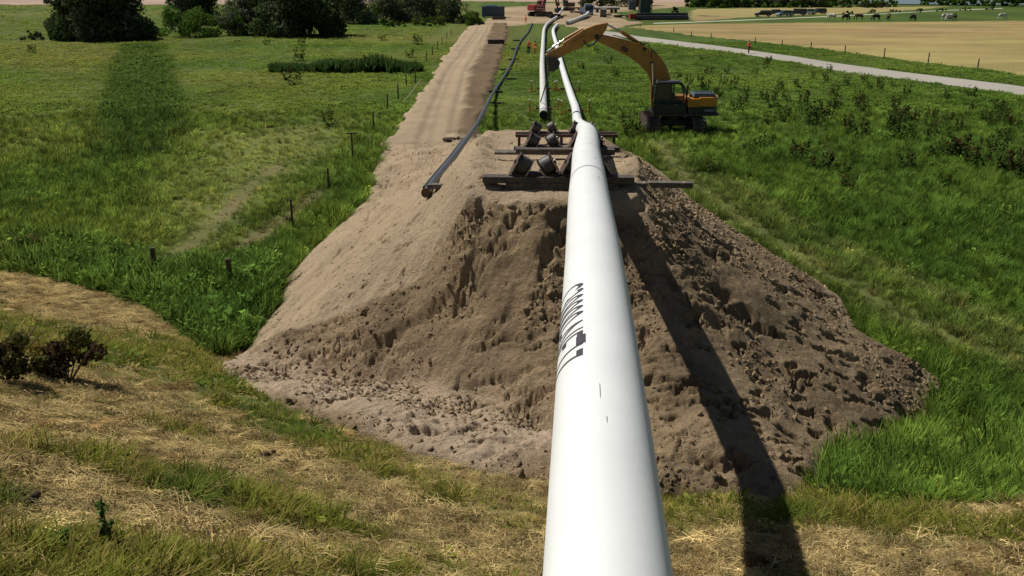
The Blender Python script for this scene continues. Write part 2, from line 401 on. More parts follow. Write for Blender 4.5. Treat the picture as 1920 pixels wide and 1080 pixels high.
# ================================================================== THE SETTING
GREEN = np.array([0.072, 0.128, 0.019]); YEL = np.array([0.165, 0.190, 0.032]); DARK = np.array([0.036, 0.066, 0.014])
OLIVE = np.array([0.108, 0.128, 0.026]); STRAW = np.array([0.53, 0.41, 0.185]); STRAW2 = np.array([0.34, 0.265, 0.11])
SAND = np.array([0.46, 0.350, 0.225]); MOIST_SHADE = np.array([0.385, 0.280, 0.165]); SOIL = np.array([0.13, 0.085, 0.05])  # second tone: damp sand with the shade of the front faces put in

R_DARKSTRIP = [p[:2] for p in [atz(236,82), atz(300,82), atz(322,140), atz(345,220), atz(325,285), atz(225,315), atz(170,300), atz(198,200), atz(212,130)]]
R_PALE = [p[:2] for p in [atz(330,330), atz(430,250), atz(620,230), atz(640,270), atz(520,350), atz(440,430), atz(330,500), atz(290,470)]]
TRACKS = [[atz(*p)[:2] for p in q] for q in ([(300,500),(352,462),(420,402),(470,350),(520,312)], [(430,478),(505,428),(560,392),(600,360)])]
RTRACKS = [[atz(*p)[:2] for p in q] for q in ([(1235,270),(1280,330),(1400,420),(1560,520),(1690,600),(1920,690)], [(1330,330),(1450,400),(1600,480),(1760,560),(1920,640)])]
R_HAY = [hit(*p)[:2] for p in [(-120,500),(0,506),(60,514),(150,540),(230,560),(290,580),(310,605),(345,628),(300,634),(240,622),(160,605),(70,585),(0,560),(-120,540)]]
R_WEED = [hit(*p)[:2] for p in [(-150,430),(0,445),(150,450),(290,470),(420,480),(545,455),(530,530),(480,625),(400,670),(345,628),(300,590),(230,556),(100,520),(0,500),(-150,480)]]
R_MOWN_EDGE_R = [hit(*p)[:2] for p in [(1440,936),(1500,938),(1600,942),(1700,946),(1920,944),(2100,946)]]
G_BANDS = [[hit(*p)[:2] for p in q] for q in (
    [(20,850),(150,850),(300,870),(420,890),(560,940),(690,985),(700,1010),(600,1000),(500,985),(400,960),(250,910),(120,880)],
    [(-50,1050),(100,1035),(300,1040),(500,1045),(700,1060),(720,1100),(300,1110),(-50,1110)],
    [(-50,620),(60,600),(200,640),(330,650),(440,720),(560,790),(640,820),(560,830),(430,770),(300,700),(120,670),(-50,660)],
    [(1240,925),(1380,930),(1390,960),(1300,965),(1240,950)], [(1680,960),(1750,960),(1820,985),(1920,1000),(1880,1015),(1760,1000),(1690,985)],
    [(1480,945),(1560,950),(1640,965),(1600,985),(1500,975)])]

def tone_field(x, y):
    n1 = fbm(x, y, 9, 4, 201); n2 = fbm(x, y, 2.2, 3, 221); n3 = fbm(x, y, 30, 2, 231)
    right = sstep(-2, 6, x)
    far = sstep(45, 120, y)
    a = np.clip(0.42 + 0.50*n1 + 0.35*n2 - 0.22*right, 0, 1)[..., None]
    c = DARK*1.25*(1-a)+YEL*a
    c = c*(0.45) + 0.55*(GREEN*(1+0.35*n2[..., None]))
    n4 = fbm(x*.5, y, 14, 4, 261)
    o = (np.clip((.35+.65*far)*(0.45+0.8*n3+0.9*n4), 0, 1)*(1-0.7*right))[..., None]
    c = c*(1-o*0.8) + np.array([0.135, 0.125, 0.030])*o*0.8
    c = c*(1+.22*n4+.10*n2)[..., None]
    s = (sstep(-1.2, 0.9, sdist(R_DARKSTRIP, x, y) + 0.9*n2)*0.8)[..., None]; c = c*(1-s) + DARK*0.9*s
    s = (sstep(-2.5, 2.0, sdist(R_PALE, x, y) + 2.0*n2)*0.55)[..., None]; c = c*(1-s) + np.array([0.19, 0.20, 0.055])*s
    for q, wd, k in [(TRACKS[0], .45, .8), (TRACKS[1], .5, .8), (RTRACKS[0], .9, .45), (RTRACKS[1], .6, .3)]:
        d, _ = seg_dist(q, x, y, False)
        s = (np.exp(-(d/wd)**2)*k*np.clip(0.7+0.8*n2, 0, 1))[..., None]; c = c*(1-s) + np.array([0.20, 0.155, 0.08])*s
    c = c*(1-0.06*right[..., None])*np.array([1, 1, 1])
    s = (sstep(-0.6, 0.6, sdist(R_WEED, x, y))*0.5)[..., None]; c = c*(1-s) + np.array([0.05, 0.10, 0.02])*s
    return c
def straw_amount(x, y):
    """0 green sward .. 1 bleached cut hay, on the mown dike"""
    n = fbm(dike_d(x, y)*1.0, (0.838*x-0.545*y)*0.32, 1.5, 4, 301) + 0.5*fbm(x, y, 0.6, 3, 311)
    v = 0.54 + 0.95*n + 0.15*sstep(9, 5, y)
    for q in G_BANDS: v = v - 1.0*sstep(-0.35, 0.35, sdist(q, x, y) + 0.25*fbm(x, y, .7, 2, 319))
    v = v - 0.25*sstep(-6, -9, x)*sstep(12, 16, y)
    v = v + 1.4*sstep(-0.2, 0.25, sdist(R_HAY, x, y) + 0.25*fbm(x, y, .8, 2, 331))
    return np.clip(v, 0, 1)
def mown(x, y):
    """1 where the dike is mown, 0 in the long grass of the field"""
    d = dike_d(x, y) + 0.35*fbm(x, y, 1.6, 3, 341)
    yr = np.interp(x, [p[0] for p in R_MOWN_EDGE_R], [p[1] for p in R_MOWN_EDGE_R]) + 0.2*fbm(x, y, 1.2, 2, 351)
    left = sstep(15.9, 15.2, d)
    left = np.maximum(left, sstep(-0.2, 0.2, sdist(R_HAY, x, y)))
    left = left*(1-sstep(-0.1, 0.3, sdist(R_WEED, x, y)))
    right = sstep(0.15, -0.15, y-yr)
    return np.where(x < 4.5, left, np.where(x > 5.5, right, left*(5.5-x)+right*(x-4.5)))
def tone_dike(x, y):
    s = straw_amount(x, y)[..., None]; n = fbm(x, y, 0.8, 3, 361)[..., None]; n2 = fbm(x, y, 2.5, 3, 371)[..., None]
    g = np.array([0.085, 0.115, 0.022])*(1+0.35*n); st = STRAW2*(1+0.3*n2)
    c = g*(1-s) + st*s
    br = np.clip(fbm(x, y, 1.1, 4, 381)*2.2-0.75, 0, 1)[..., None]*0.6
    return c*(1-br) + np.array([0.10, 0.055, 0.03])*br
def tone_ground(x, y):
    m = mown(x, y)[..., None]; return tone_field(x, y)*(1-m) + tone_dike(x, y)*m

def grid(xs, ys):
    X, Y = np.meshgrid(xs, ys); nx, ny = len(xs), len(ys)
    i = np.arange(nx-1)[None, :] + nx*np.arange(ny-1)[:, None]
    F = np.stack([i, i+1, i+1+nx, i+nx], -1).reshape(-1, 4)
    return X.ravel(), Y.ravel(), F
def keep(V, F, mask_v, attrs):
    fm = mask_v[F].any(axis=1); F = F[fm]; used = np.unique(F); rem = np.full(len(V), -1); rem[used] = np.arange(len(used))
    return V[used], rem[F], {k: a[used] for k, a in attrs.items()}

M_GROUND = earth('meadow_soil_and_turf', fine=7, mid=0.9, bump=0.05, contrast=0.42)
M_SAND = earth('dug_sand', fine=34, mid=7, bump=0.055, contrast=0.36)
M_FARSAND = earth('far_sand', fine=3, mid=0.25, bump=0.1, contrast=0.22)
M_STUBBLE = earth('mown_stubble', fine=2.2, mid=0.22, bump=0.08, contrast=0.25)
M_GRAVEL = earth('pale_gravel', fine=7, mid=0.8, bump=0.02, contrast=0.10)

# the field: one sheet to the horizon, fine near the camera; the dike is its own sheet
def build_ground():
    def ax(lo, fine0, fine1, hi, st, gr=1.16):
        a = list(np.arange(fine0, fine1, st)); s = st
        while a[-1] < hi: s *= gr; a.append(a[-1]+s)
        b = []; s = st; v = fine0
        while v > lo: s *= gr; v -= s; b.append(v)
        return np.array(b[::-1]+a)
    xs = ax(-3500, -26, 34, 3500, 0.26); ys = ax(-400, 12, 62, 6000, 0.24)
    X, Y, F = grid(xs, ys); V = np.stack([X, Y, base_h(X, Y)], 1)
    V[:, 2] = np.where(dike_d(X, Y) < 13.5, np.minimum(V[:, 2], 0)-0.6, V[:, 2])
    m = dike_d(X, Y) > 13.2
    V2, F2, at = keep(V, F, m, {'tone': tone_ground(X, Y)})
    tag(link('field', np_mesh('field', V2, F2, M_GROUND, True, at)), kind='structure')
    xs = np.arange(-40, 46, 0.16); ys = np.arange(-14, 50, 0.16)
    X, Y, F = grid(xs, ys); z = base_h(X, Y) + 0.03*fbm(X, Y, 0.35, 3, 401)
    V = np.stack([X, Y, z+0.006], 1); m = dike_d(X, Y) < 14.2
    V2, F2, at = keep(V, F, m, {'tone': tone_ground(X, Y)})
    tag(link('dike_slope', np_mesh('dike_slope', V2, F2, M_GROUND, True, at)), kind='structure')
build_ground()

def sand_tone(x, y, fr):
    n = fbm(x, y, 1.6, 4, 411)[..., None]; n2 = fbm(x, y, 0.35, 3, 421)[..., None]
    c = SAND*(1-fr[..., None]) + MOIST_SHADE*fr[..., None]
    wet = np.clip(0.35+1.3*fbm(x, y, 1.1, 4, 431), 0, 1)[..., None]*fr[..., None]
    c = c*(1-0.42*wet)
    stk = fbm((x*.8-y*.6)*1.5, (x*.6+y*.8)*.2, 1.0, 4, 436)[..., None]*(1-fr[..., None]); c = c*(1+.16*stk)
    return c*(1+0.10*n+0.10*n2)
def build_mound():
    xs = np.arange(-9.2, 12.4, 0.034); ys = [10.6]
    while ys[-1] < 61.5: ys.append(ys[-1] + (0.032 if ys[-1] < 20.5 else min(0.26, 0.032+0.008*(ys[-1]-20.5))))
    X, Y, F = grid(xs, np.array(ys)); dl, di = mound_delta(X, Y)
    Z = dike_h(X, Y) + dl + np.where(di > 0, 0.0, -0.05)
    fr = front_mask(X, Y); db, run = seg_dist(BERM, X, Y, False)
    dry = np.exp(-(db/0.75)**2); below = side_of(BERM, X, Y) < 0  # berm made paler: its sunlight is put into the colour
    dry = np.where(below, np.maximum(dry, sstep(3.2, 2.0, db)), dry*.8)*sstep(12.0, 11.0, run)*(Y < 24)
    rim = sstep(0.9, 0.3, di)*(X > 6)*(Y > 20.5)
    fr2 = fr*(1-0.95*np.maximum(dry, rim))
    damp_shade = fr2*sstep(4.6, 2.4, X)*sstep(20.5, 19.5, Y)  # front left of the pipe darkened: damp, plus shade put into the colour
    pale = (dry*fr)[..., None]; tone = sand_tone(X, Y, fr2)*(1-.10*damp_shade)[..., None]*(1+pale*np.array([.20, .22, .32]))
    roadside = (sstep(-4.2, -2.6, X)*sstep(45, 52, Y)*sstep(2, -1, X))[..., None]
    tone = tone*(1-0.35*roadside)
    V, F2, at = keep(np.stack([X, Y, Z], 1), F, di > -0.12, {'tone': tone})
    tag(link('sand_mound', np_mesh('sand_mound', V, F2, M_SAND, True, at)), kind='structure')
build_mound()

def patch(name, poly, st, mat, tonef, z0=0.05, edge=0.6, nsc=3.0, relief=0.0, stretch=None):
    P = np.array(poly); lo = P.min(0)-1; hi = P.max(0)+1
    sx, sy = (st, st) if stretch is None else stretch
    X, Y, F = grid(np.arange(lo[0], hi[0]+sx, sx), np.arange(lo[1], hi[1]+sy, sy))
    di = sdist(P, X, Y) + edge*fbm(X, Y, nsc, 3, 441)
    Z = base_h(X, Y) + np.where(di > 0, z0 + relief*fbm(X, Y, nsc*1.5, 4, 451), -0.03 + 0.25*np.maximum(di, -0.3))
    if name == 'haul_road':
        cx = np.interp(Y, [56, 75, 100, 140, 190], [-3.4, -4.0, -4.6, -4.3, -4.2]); wob = .3*fbm(Y*0, Y, 11, 2, 481)
        for off in (-2.3, -0.3): Z = Z - .07*np.exp(-((X-cx-off-wob)/.35)**4)*(di > .3)
        sh = sstep(-.3, .8, X-cx); Z = Z + (di > .2)*(.30*sh*np.clip(fbm(X, Y, 2.2, 4, 482)+.1, 0, 1) + .22*np.exp(-((X-cx-.2)/.35)**2)*(.5+fbm(X, Y, 3, 3, 483)) + .2*np.exp(-((di-.5)/.35)**2)*np.clip(.3+fbm(X, Y, 2, 3, 484), 0, 1))
    V, F2, at = keep(np.stack([X, Y, Z], 1), F, di > -st*0.3, {'tone': tonef(X, Y)})
    return tag(link(name, np_mesh(name, V, F2, mat, True, at)), kind='structure')
g2 = lambda *pts: [atz(*p)[:2] for p in pts]
ROAD_POLY = [np.array([-8.3, 56.0])] + g2((730,264),(752,232),(772,208),(800,165),(832,110),(862,72),(880,50),(950,44),(952,60),(938,115),(924,160),(912,205),(900,240)) + [np.array([-2.2, 56.0])]
def tone_road(x, y):
    n = fbm(x, y, 2.0, 4, 461)[..., None]
    cx = np.interp(y, [56, 75, 100, 140, 190], [-3.4, -4.0, -4.6, -4.3, -4.2])        # right of here: brown dirt shoulder
    s = sstep(-0.5, 0.7, x-cx+0.8*fbm(x, y, 3, 3, 471))[..., None]
    tr = np.zeros(np.shape(x))
    for off in (-2.6, -1.9, -0.7, 0.0):
        tr = tr + np.exp(-((x-(cx+off)+0.25*fbm(x*0, y, 12, 2, 481))/0.22)**2)
    c = SAND*(1-s) + np.array([0.185, 0.132, 0.075])*s
    return c*(1+0.16*n)*(1-0.22*np.clip(tr, 0, 1)[..., None])
patch('haul_road', ROAD_POLY, 0.3, M_SAND, tone_road, 0.17, 0.5, 2.0, 0.10, (0.22, 0.4))
tone_c = lambda c, k=0.12, sc=8: (lambda x, y: np.array(c)*(1+k*fbm(x, y, sc, 4, 491)[..., None]))
patch('work_yard', g2((880,52),(905,36),(930,34),(955,14),(990,12),(1000,6),(1300,3),(1290,12),(1140,24),(1185,44),(1130,66),(1075,50),(1040,46),(1010,44),(955,50)), 2, M_FARSAND,
      lambda x, y: np.array([0.36, 0.27, 0.165])*(1+0.45*fbm(x, y, 9, 4, 493)[..., None]), 0.10, 3.0, 14, 0.12)
# distant light sand flats and banks
patch('far_sand_flat', [np.array(p) for p in [(-420, 345), (-60, 352), (-20, 400), (75, 365), (100, 420), (-60, 520), (-420, 520)]], 6, M_FARSAND, tone_c([0.40, 0.29, 0.22], 0.2, 30), 0.15, 3, 30, 0.1)

def strip(name, a, b, mat, tonef, z=0.05, n=60, m=10):
    """a band between two edge lines"""
    a = np.array(a); b = np.array(b)
    def rs(P):
        L = np.concatenate([[0], np.cumsum(np.hypot(*(np.diff(P[:, :2], axis=0).T)))]); t = np.linspace(0, L[-1], n)
        return np.stack([np.interp(t, L, P[:, 0]), np.interp(t, L, P[:, 1])], 1)
    A = rs(a); B = rs(b); t = np.linspace(0, 1, m)[None, :, None]
    P = A[:, None]*(1-t) + B[:, None]*t; P[:, 0] += 0; X = P[..., 0].ravel(); Y = P[..., 1].ravel()
    e = (np.abs(np.linspace(-1, 1, m)) > 0.99)
    Z = base_h(X, Y) + z - np.tile(e, n)*z*1.3
    i = np.arange(m-1)[None, :] + m*np.arange(n-1)[:, None]
    F = np.stack([i, i+m, i+m+1, i+1], -1).reshape(-1, 4)
    return tag(link(name, np_mesh(name, np.stack([X, Y, Z], 1), F, mat, True, {'tone': tonef(X, Y)})), kind='structure')
GR_A = g2((1120,56),(1160,61),(1200,68),(1300,80),(1400,93),(1500,107),(1600,122),(1700,135),(1800,147),(1920,162),(2200,196),(2700,255))
GR_B = g2((1125,66),(1160,71),(1200,77),(1300,90),(1400,103),(1500,119),(1600,138),(1700,150),(1800,163),(1920,180),(2200,218),(2700,285))
def wobble(P, k, s):
    P = np.array(catmull(P, 6))[:, :2]; P = P + k*np.stack([fbm(P[:, 0], P[:, 1], 3, 2, s), fbm(P[:, 0], P[:, 1], 3, 2, s+4)], 1); return P
def tone_gravel(x, y):
    n = fbm(x, y, 6, 4, 501)[..., None]; return np.array([0.38, 0.355, 0.30])*(1+0.10*n)
strip('gravel_road', wobble(GR_A, 0.3, 510), wobble(GR_B, 0.3, 520), M_GRAVEL, tone_gravel, 0.06, 240, 12)
def tone_stub(x, y):
    n = fbm(x*0.25+y*0.0, y, 4, 4, 511)[..., None]; n2 = fbm(x, y, 25, 3, 521)[..., None]
    st = fbm(x*.12, y, 2.2, 4, 531)[..., None]; return (np.array([0.315, 0.240, 0.098])+np.array([-.03, .0, -.01])*np.clip(n2*1.6, -1, 1))*(1+0.30*n+0.22*n2+.22*st)
STUB = g2((1180,51),(1200,48),(1300,45),(1450,43.5),(1600,42),(1920,39),(2600,34),(2900,330),(2300,206),(2100,172),(1920,141),(1830,128),(1736,118),(1650,106),(1584,97),(1500,87),(1410,77),(1300,67),(1230,57))
patch('stubble_field', STUB, 1.2, M_STUBBLE, tone_stub, 0.05, 0.8, 3, 0.03)
patch('far_pale_field', g2((1285,31),(1300,17),(1500,14),(1790,12),(1640,24),(1480,29),(1390,33)), 3, M_STUBBLE, tone_c([0.33, 0.27, 0.11], 0.12, 12), 0.06, 1.0, 12)
patch('far_pale_meadow', g2((1300,27),(1390,33),(1310,40),(1290,36)), 2, M_STUBBLE, tone_c([0.30, 0.22, 0.10], 0.15, 12), 0.06, 1.0, 12)
strip('far_track', g2((1225,44.3),(1300,42),(1420,37.2),(1560,31.2),(1660,26),(1760,20.5),(1880,16)), g2((1225,43.2),(1300,41),(1420,36.4),(1560,30.2),(1660,25.2),(1760,19.8),(1880,15.3)), M_GRAVEL, tone_c([0.52, 0.50, 0.40], 0.3, 6), 0.07, 90, 5)
WATER = bpy.data.materials.new('lake_water'); WATER.use_nodes = True
_p = WATER.node_tree.nodes['Principled BSDF']; _p.inputs['Base Color'].default_value = (0.10, 0.14, 0.19, 1); _p.inputs['Roughness'].default_value = 0.12
_nz = WATER.node_tree.nodes.new('ShaderNodeTexNoise'); _nz.inputs['Scale'].default_value = 0.6; _bp = WATER.node_tree.nodes.new('ShaderNodeBump'); _bp.inputs['Distance'].default_value = 0.1
WATER.node_tree.links.new(_nz.outputs[0], _bp.inputs['Height']); WATER.node_tree.links.new(_bp.outputs[0], _p.inputs['Normal'])
def flat(name, poly, z, mat):
    tri = tessellate_polygon([[Vector((p[0], p[1], 0)) for p in poly]])
    tri = [t if ((poly[t[1]][0]-poly[t[0]][0])*(poly[t[2]][1]-poly[t[0]][1])-(poly[t[1]][1]-poly[t[0]][1])*(poly[t[2]][0]-poly[t[0]][0])) > 0 else t[::-1] for t in tri]
    me = np_mesh(name, [(p[0], p[1], z) for p in poly], tri, mat); return tag(link(name, me), kind='structure')
flat('lake', [np.array(p) for p in [(130, 352), (168, 340), (215, 343), (270, 352), (520, 420), (700, 640), (-400, 900), (-300, 560), (80, 460)]], 0.22, WATER)

# ================================================================== GRASS, STRAW AND WEEDS (uncountable cover: instanced)
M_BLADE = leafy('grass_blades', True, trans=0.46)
M_STRAW = leafy('straw_blades', True, trans=0.22)
def blades(n, seed, spread, h0, h1, wd, lean, flat_=False, shade=(0.55, 1.15)):
    g = np.random.default_rng(seed); V = []; F = []; S = []
    for i in range(n):
        a = g.random()*2*pi; r = spread*sqrt(g.random()); bx, by = r*cos(a), r*sin(a)
        h = h0+(h1-h0)*g.random(); ld = a+g.normal()*0.9; le = lean*(0.35+g.random()); wd_ = wd*(0.6+0.8*g.random())
        if flat_: ld = g.normal()*0.7 + (pi if g.random() < .5 else 0); le = h; h = 0.05+0.10*g.random()+0.15*g.random()**3
        px, py = -sin(ld)*wd_/2, cos(ld)*wd_/2; n0 = len(V)
        mid = 0.5; mz = h*(0.62 if not flat_ else 1.0)
        if flat_: bx -= cos(ld)*le/2; by -= sin(ld)*le/2
        V += [(bx-px, by-py, 0.0 if not flat_ else 0.02), (bx+px, by+py, 0.0 if not flat_ else 0.02),
              (bx+cos(ld)*le*.35+px*.8, by+sin(ld)*le*.35+py*.8, mz), (bx+cos(ld)*le*.35-px*.8, by+sin(ld)*le*.35-py*.8, mz),
              (bx+cos(ld)*le-px*.15, by+sin(ld)*le-py*.15, h if not flat_ else 0.03*g.random()), (bx+cos(ld)*le+px*.15, by+sin(ld)*le+py*.15, h if not flat_ else 0.03*g.random())]
        F += [(n0, n0+1, n0+2, n0+3), (n0+3, n0+2, n0+5, n0+4)]
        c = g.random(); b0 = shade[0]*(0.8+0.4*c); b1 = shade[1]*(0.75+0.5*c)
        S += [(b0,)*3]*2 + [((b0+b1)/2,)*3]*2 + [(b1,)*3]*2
    return V, F, S
def broad(n, seed, rad, hgt, size, hang=0.2):
    g = np.random.default_rng(seed); V = []; F = []; S = []
    for i in range(n):
        a = g.random()*2*pi; r = rad*sqrt(g.random()); z = hgt*(0.15+0.85*g.random())*(1-0.5*(r/rad)**2)
        s = size*(0.5+g.random()); az = a+g.normal()*0.8; el = g.normal()*0.5+hang
        u = np.array([cos(az)*cos(el), sin(az)*cos(el), sin(el)]); v = np.array([-sin(az), cos(az), g.normal()*.3]); c = np.array([r*cos(a), r*sin(a), z]); n0 = len(V)
        V += [tuple(c), tuple(c+u*s*.5+v*s*.28), tuple(c+u*s), tuple(c+u*s*.5-v*s*.28)]; F += [(n0, n0+1, n0+2, n0+3)]
        k = 0.75+0.5*g.random(); S += [(k,)*3]*4
    return V, F, S
def src(name, parts, mat): 
    V, F, S = parts; me = np_mesh(name, V, F, mat, False, {'shade': np.array(S)}); return bpy.data.objects.new(name, me)
def scatter(name, P, rot, scl, idx, tint, sources):
    me = bpy.data.meshes.new(name); me.vertices.add(len(P)); me.vertices.foreach_set('co', np.asarray(P, np.float32).ravel())
    def at(nm, ty, arr, key):
        a = me.attributes.new(nm, ty, 'POINT'); a.data.foreach_set(key, np.asarray(arr).ravel())
    at('rot', 'FLOAT_VECTOR', np.asarray(rot, np.float32), 'vector'); at('scl', 'FLOAT_VECTOR', np.asarray(scl, np.float32), 'vector')
    at('idx', 'INT', np.asarray(idx, np.int32), 'value')
    T = np.ones((len(P), 4), np.float32); T[:, :3] = tint; at('tint', 'FLOAT_COLOR', T, 'color')
    o = link(name, me); tag(o, kind='stuff')
    ng = bpy.data.node_groups.new(name+'_nodes', 'GeometryNodeTree'); ng.interface.new_socket('Geometry', in_out='INPUT', socket_type='NodeSocketGeometry'); ng.interface.new_socket('Geometry', in_out='OUTPUT', socket_type='NodeSocketGeometry')
    N = ng.nodes; L = ng.links; gi = N.new('NodeGroupInput'); go = N.new('NodeGroupOutput')
    jn = N.new('GeometryNodeJoinGeometry')
    for s in sources[::-1]:
        oi = N.new('GeometryNodeObjectInfo'); oi.inputs['Object'].default_value = s; oi.inputs['As Instance'].default_value = True
        L.new(oi.outputs['Geometry'], jn.inputs[0])
    ip = N.new('GeometryNodeInstanceOnPoints'); ip.inputs['Pick Instance'].default_value = True
    def na(nm, ty):
        a = N.new('GeometryNodeInputNamedAttribute'); a.data_type = ty; a.inputs['Name'].default_value = nm; return a.outputs[0]
    er = N.new('FunctionNodeEulerToRotation')
    L.new(na('rot', 'FLOAT_VECTOR'), er.inputs[0]); L.new(er.outputs[0], ip.inputs['Rotation']); L.new(na('scl', 'FLOAT_VECTOR'), ip.inputs['Scale'])
    L.new(na('idx', 'INT'), ip.inputs['Instance Index']); L.new(gi.outputs[0], ip.inputs['Points']); L.new(jn.outputs[0], ip.inputs['Instance']); L.new(ip.outputs[0], go.inputs[0])
    md = o.modifiers.new('scatter', 'NODES'); md.node_group = ng
    return o
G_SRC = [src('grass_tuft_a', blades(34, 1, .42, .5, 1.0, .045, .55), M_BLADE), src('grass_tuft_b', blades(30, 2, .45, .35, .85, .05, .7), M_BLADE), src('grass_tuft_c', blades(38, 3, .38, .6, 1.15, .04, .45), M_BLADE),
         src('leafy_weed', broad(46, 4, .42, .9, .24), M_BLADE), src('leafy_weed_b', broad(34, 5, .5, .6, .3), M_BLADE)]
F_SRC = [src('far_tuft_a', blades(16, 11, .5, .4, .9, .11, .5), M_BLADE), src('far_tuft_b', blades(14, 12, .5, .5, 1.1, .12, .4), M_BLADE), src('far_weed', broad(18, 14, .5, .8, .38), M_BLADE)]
S_SRC = [src('hay_wisp_a', blades(46, 21, .5, .5, 1.0, .022, .3, True), M_STRAW), src('hay_wisp_b', blades(40, 22, .5, .3, .8, .026, .3, True), M_STRAW)]
T_SRC = [src('turf_tuft_a', blades(30, 31, .45, .4, 1.0, .04, .55), M_BLADE), src('turf_tuft_b', blades(26, 32, .5, .3, .8, .045, .8), M_BLADE), src('turf_leaf', broad(16, 33, .4, .5, .34), M_BLADE)]

def in_view(x, y, z=0.0, mx=1.22, my=1.15):
    zz = z-CAM_H; dep = y*cos(PITCH)-zz*sin(PITCH); v = y*sin(PITCH)+zz*cos(PITCH)
    px = FPX*x/np.maximum(dep, .1); py = -FPX*v/np.maximum(dep, .1)
    return (dep > 1) & (np.abs(px) < 960*mx) & (py < 540*my+60) & (py > -540*my-200)
def not_bare(x, y, pad=0.0):
    ok = ~((sdist(ROAD_POLY, x, y) + 0.5*fbm(x, y, 2.0, 3, 441)) > -pad)
    near = (y < 62) & (x > -10) & (x < 13)
    di = np.full(x.shape, -9.0)
    if near.any(): di[near] = sdist(TOE, x[near], y[near]) + 0.12*fbm(x[near], y[near], 0.9, 3, 21)
    ok &= di < 0.03+pad
    ok &= ~(sdist(STUB, x, y) > -0.5)
    GP = np.vstack([wobble(GR_A, 0.3, 510), wobble(GR_B, 0.3, 520)[::-1]]); ok &= ~(sdist(GP, x, y) > 0.1)
    return ok
EXC_FEET = [(8.7, 59.2, 13.2, 65.2)]
def meadow():
    P = []; T = []; I = []; Sx = []; K = []
    for (y0, y1, dens, s0, s1) in [(10.5, 24, 40, .20, .42), (24, 36, 22, .25, .50), (36, 52, 12, .30, .58), (52, 70, 6, .38, .72)]:
        hw = y1*0.72+4; n = int(dens*(y1-y0)*2*hw); x = RN.uniform(-hw, hw, n); y = RN.uniform(y0, y1, n)
        m = in_view(x, y); x, y = x[m], y[m]; m = not_bare(x, y) & (mown(x, y) < 0.5) ; x, y = x[m], y[m]
        lush = 0.5 + 0.5*fbm(x, y, 3.0, 3, 601)
        pale = sstep(-1.5, 1.0, sdist(R_PALE, x, y)); weed = sstep(-.3, .6, sdist(R_WEED, x, y)); ds = sstep(-.6, .6, sdist(R_DARKSTRIP, x, y))
        tr = np.zeros(len(x))
        for q in TRACKS+RTRACKS[:1]: tr = np.maximum(tr, np.exp(-(seg_dist(q, x, y, False)[0]/.45)**2))
        edge = np.zeros(len(x)); nr = (x > -11) & (x < 14); edge[nr] = np.exp(-np.maximum(-sdist(TOE, x[nr], y[nr]), 0)/1.0)
        k = (RN.random(len(x)) > 0.30*tr); 
        s = (s0+(s1-s0)*RN.random(len(x)))*(0.55+0.75*lush)*(1-.4*pale)*(1+.55*weed)*(1+.5*ds)*(1-.55*tr)*(1+.30*edge)
        rs = sstep(4.5, 7, x)*sstep(24, 17, y); s = s*(1+0.30*rs)*np.interp(y, [42, 72], [1, .62])
        c = tone_field(x, y)*(1.0+0.42*RN.normal(size=len(x)).clip(-1.6, 1.9))[:, None]
        dk = (RN.random(len(x)) < 0.10)[:, None]; c = np.where(dk, c*0.55, c)
        yl = (RN.random(len(x)) < 0.06)[:, None]; c = np.where(yl, c*np.array([1.5, 1.2, 1.1]), c)
        wk = RN.random(len(x)) < (0.08+0.30*weed+0.06*ds+.12*rs)
        i = np.where(wk, RN.integers(3, 5, len(x)), RN.integers(0, 3, len(x)))
        z = base_h(x, y)-0.03
        P.append(np.stack([x, y, z], 1)[k]); T.append(c[k]); I.append(i[k]); Sx.append(np.stack([s*1.15, s*1.15, s*(0.85+.4*RN.random(len(x)))], 1)[k])
    P = np.vstack(P); n = len(P); rot = np.stack([RN.normal(size=n)*.12, RN.normal(size=n)*.12, RN.random(n)*6.28], 1)
    o = scatter('meadow_grass', P, rot, np.vstack(Sx), np.concatenate(I), np.vstack(T)*2.4, G_SRC); print('meadow', n)
    P = []; T = []; I = []; Sx = []
    for (y0, y1, dens, s0, s1) in [(70, 100, 4.2, .4, .8), (100, 150, 2.2, .5, 1.0), (150, 230, .5, .7, 1.4), (230, 340, .08, 1.2, 2.2)]:
        hw = y1*0.66; n = int(dens*(y1-y0)*2*hw); x = RN.uniform(-hw, hw, n); y = RN.uniform(y0, y1, n)
        m = in_view(x, y); x, y = x[m], y[m]; m = not_bare(x, y)
        if y0 > 140: m &= ~((x > -14) & (x < 45))
        m &= ~((x > 30) & (y > 190))
        x, y = x[m], y[m]; lush = 0.5 + 0.5*fbm(x, y, 8.0, 3, 611); ds = sstep(-.6, .6, sdist(R_DARKSTRIP, x, y))
        s = (s0+(s1-s0)*RN.random(len(x)))*(0.35+0.6*lush)*(1+1.0*ds)
        c = tone_field(x, y)*(1.0+0.15*RN.normal(size=len(x)).clip(-1.6, 1.9))[:, None]
        P.append(np.stack([x, y, base_h(x, y)-.03], 1)); T.append(c); I.append(RN.integers(0, 3, len(x))); Sx.append(np.stack([s*1.5, s*1.5, s*np.interp(y, [70, 80, 115], [.62, .45, .27])*np.where(x > 4, 1.35, 1)], 1))
    P = np.vstack(P); n = len(P); rot = np.stack([RN.normal(size=n)*.1, RN.normal(size=n)*.1, RN.random(n)*6.28], 1)
    scatter('far_meadow_grass', P, rot, np.vstack(Sx), np.concatenate(I), np.vstack(T)*2.4, F_SRC); print('far meadow', n)
meadow()
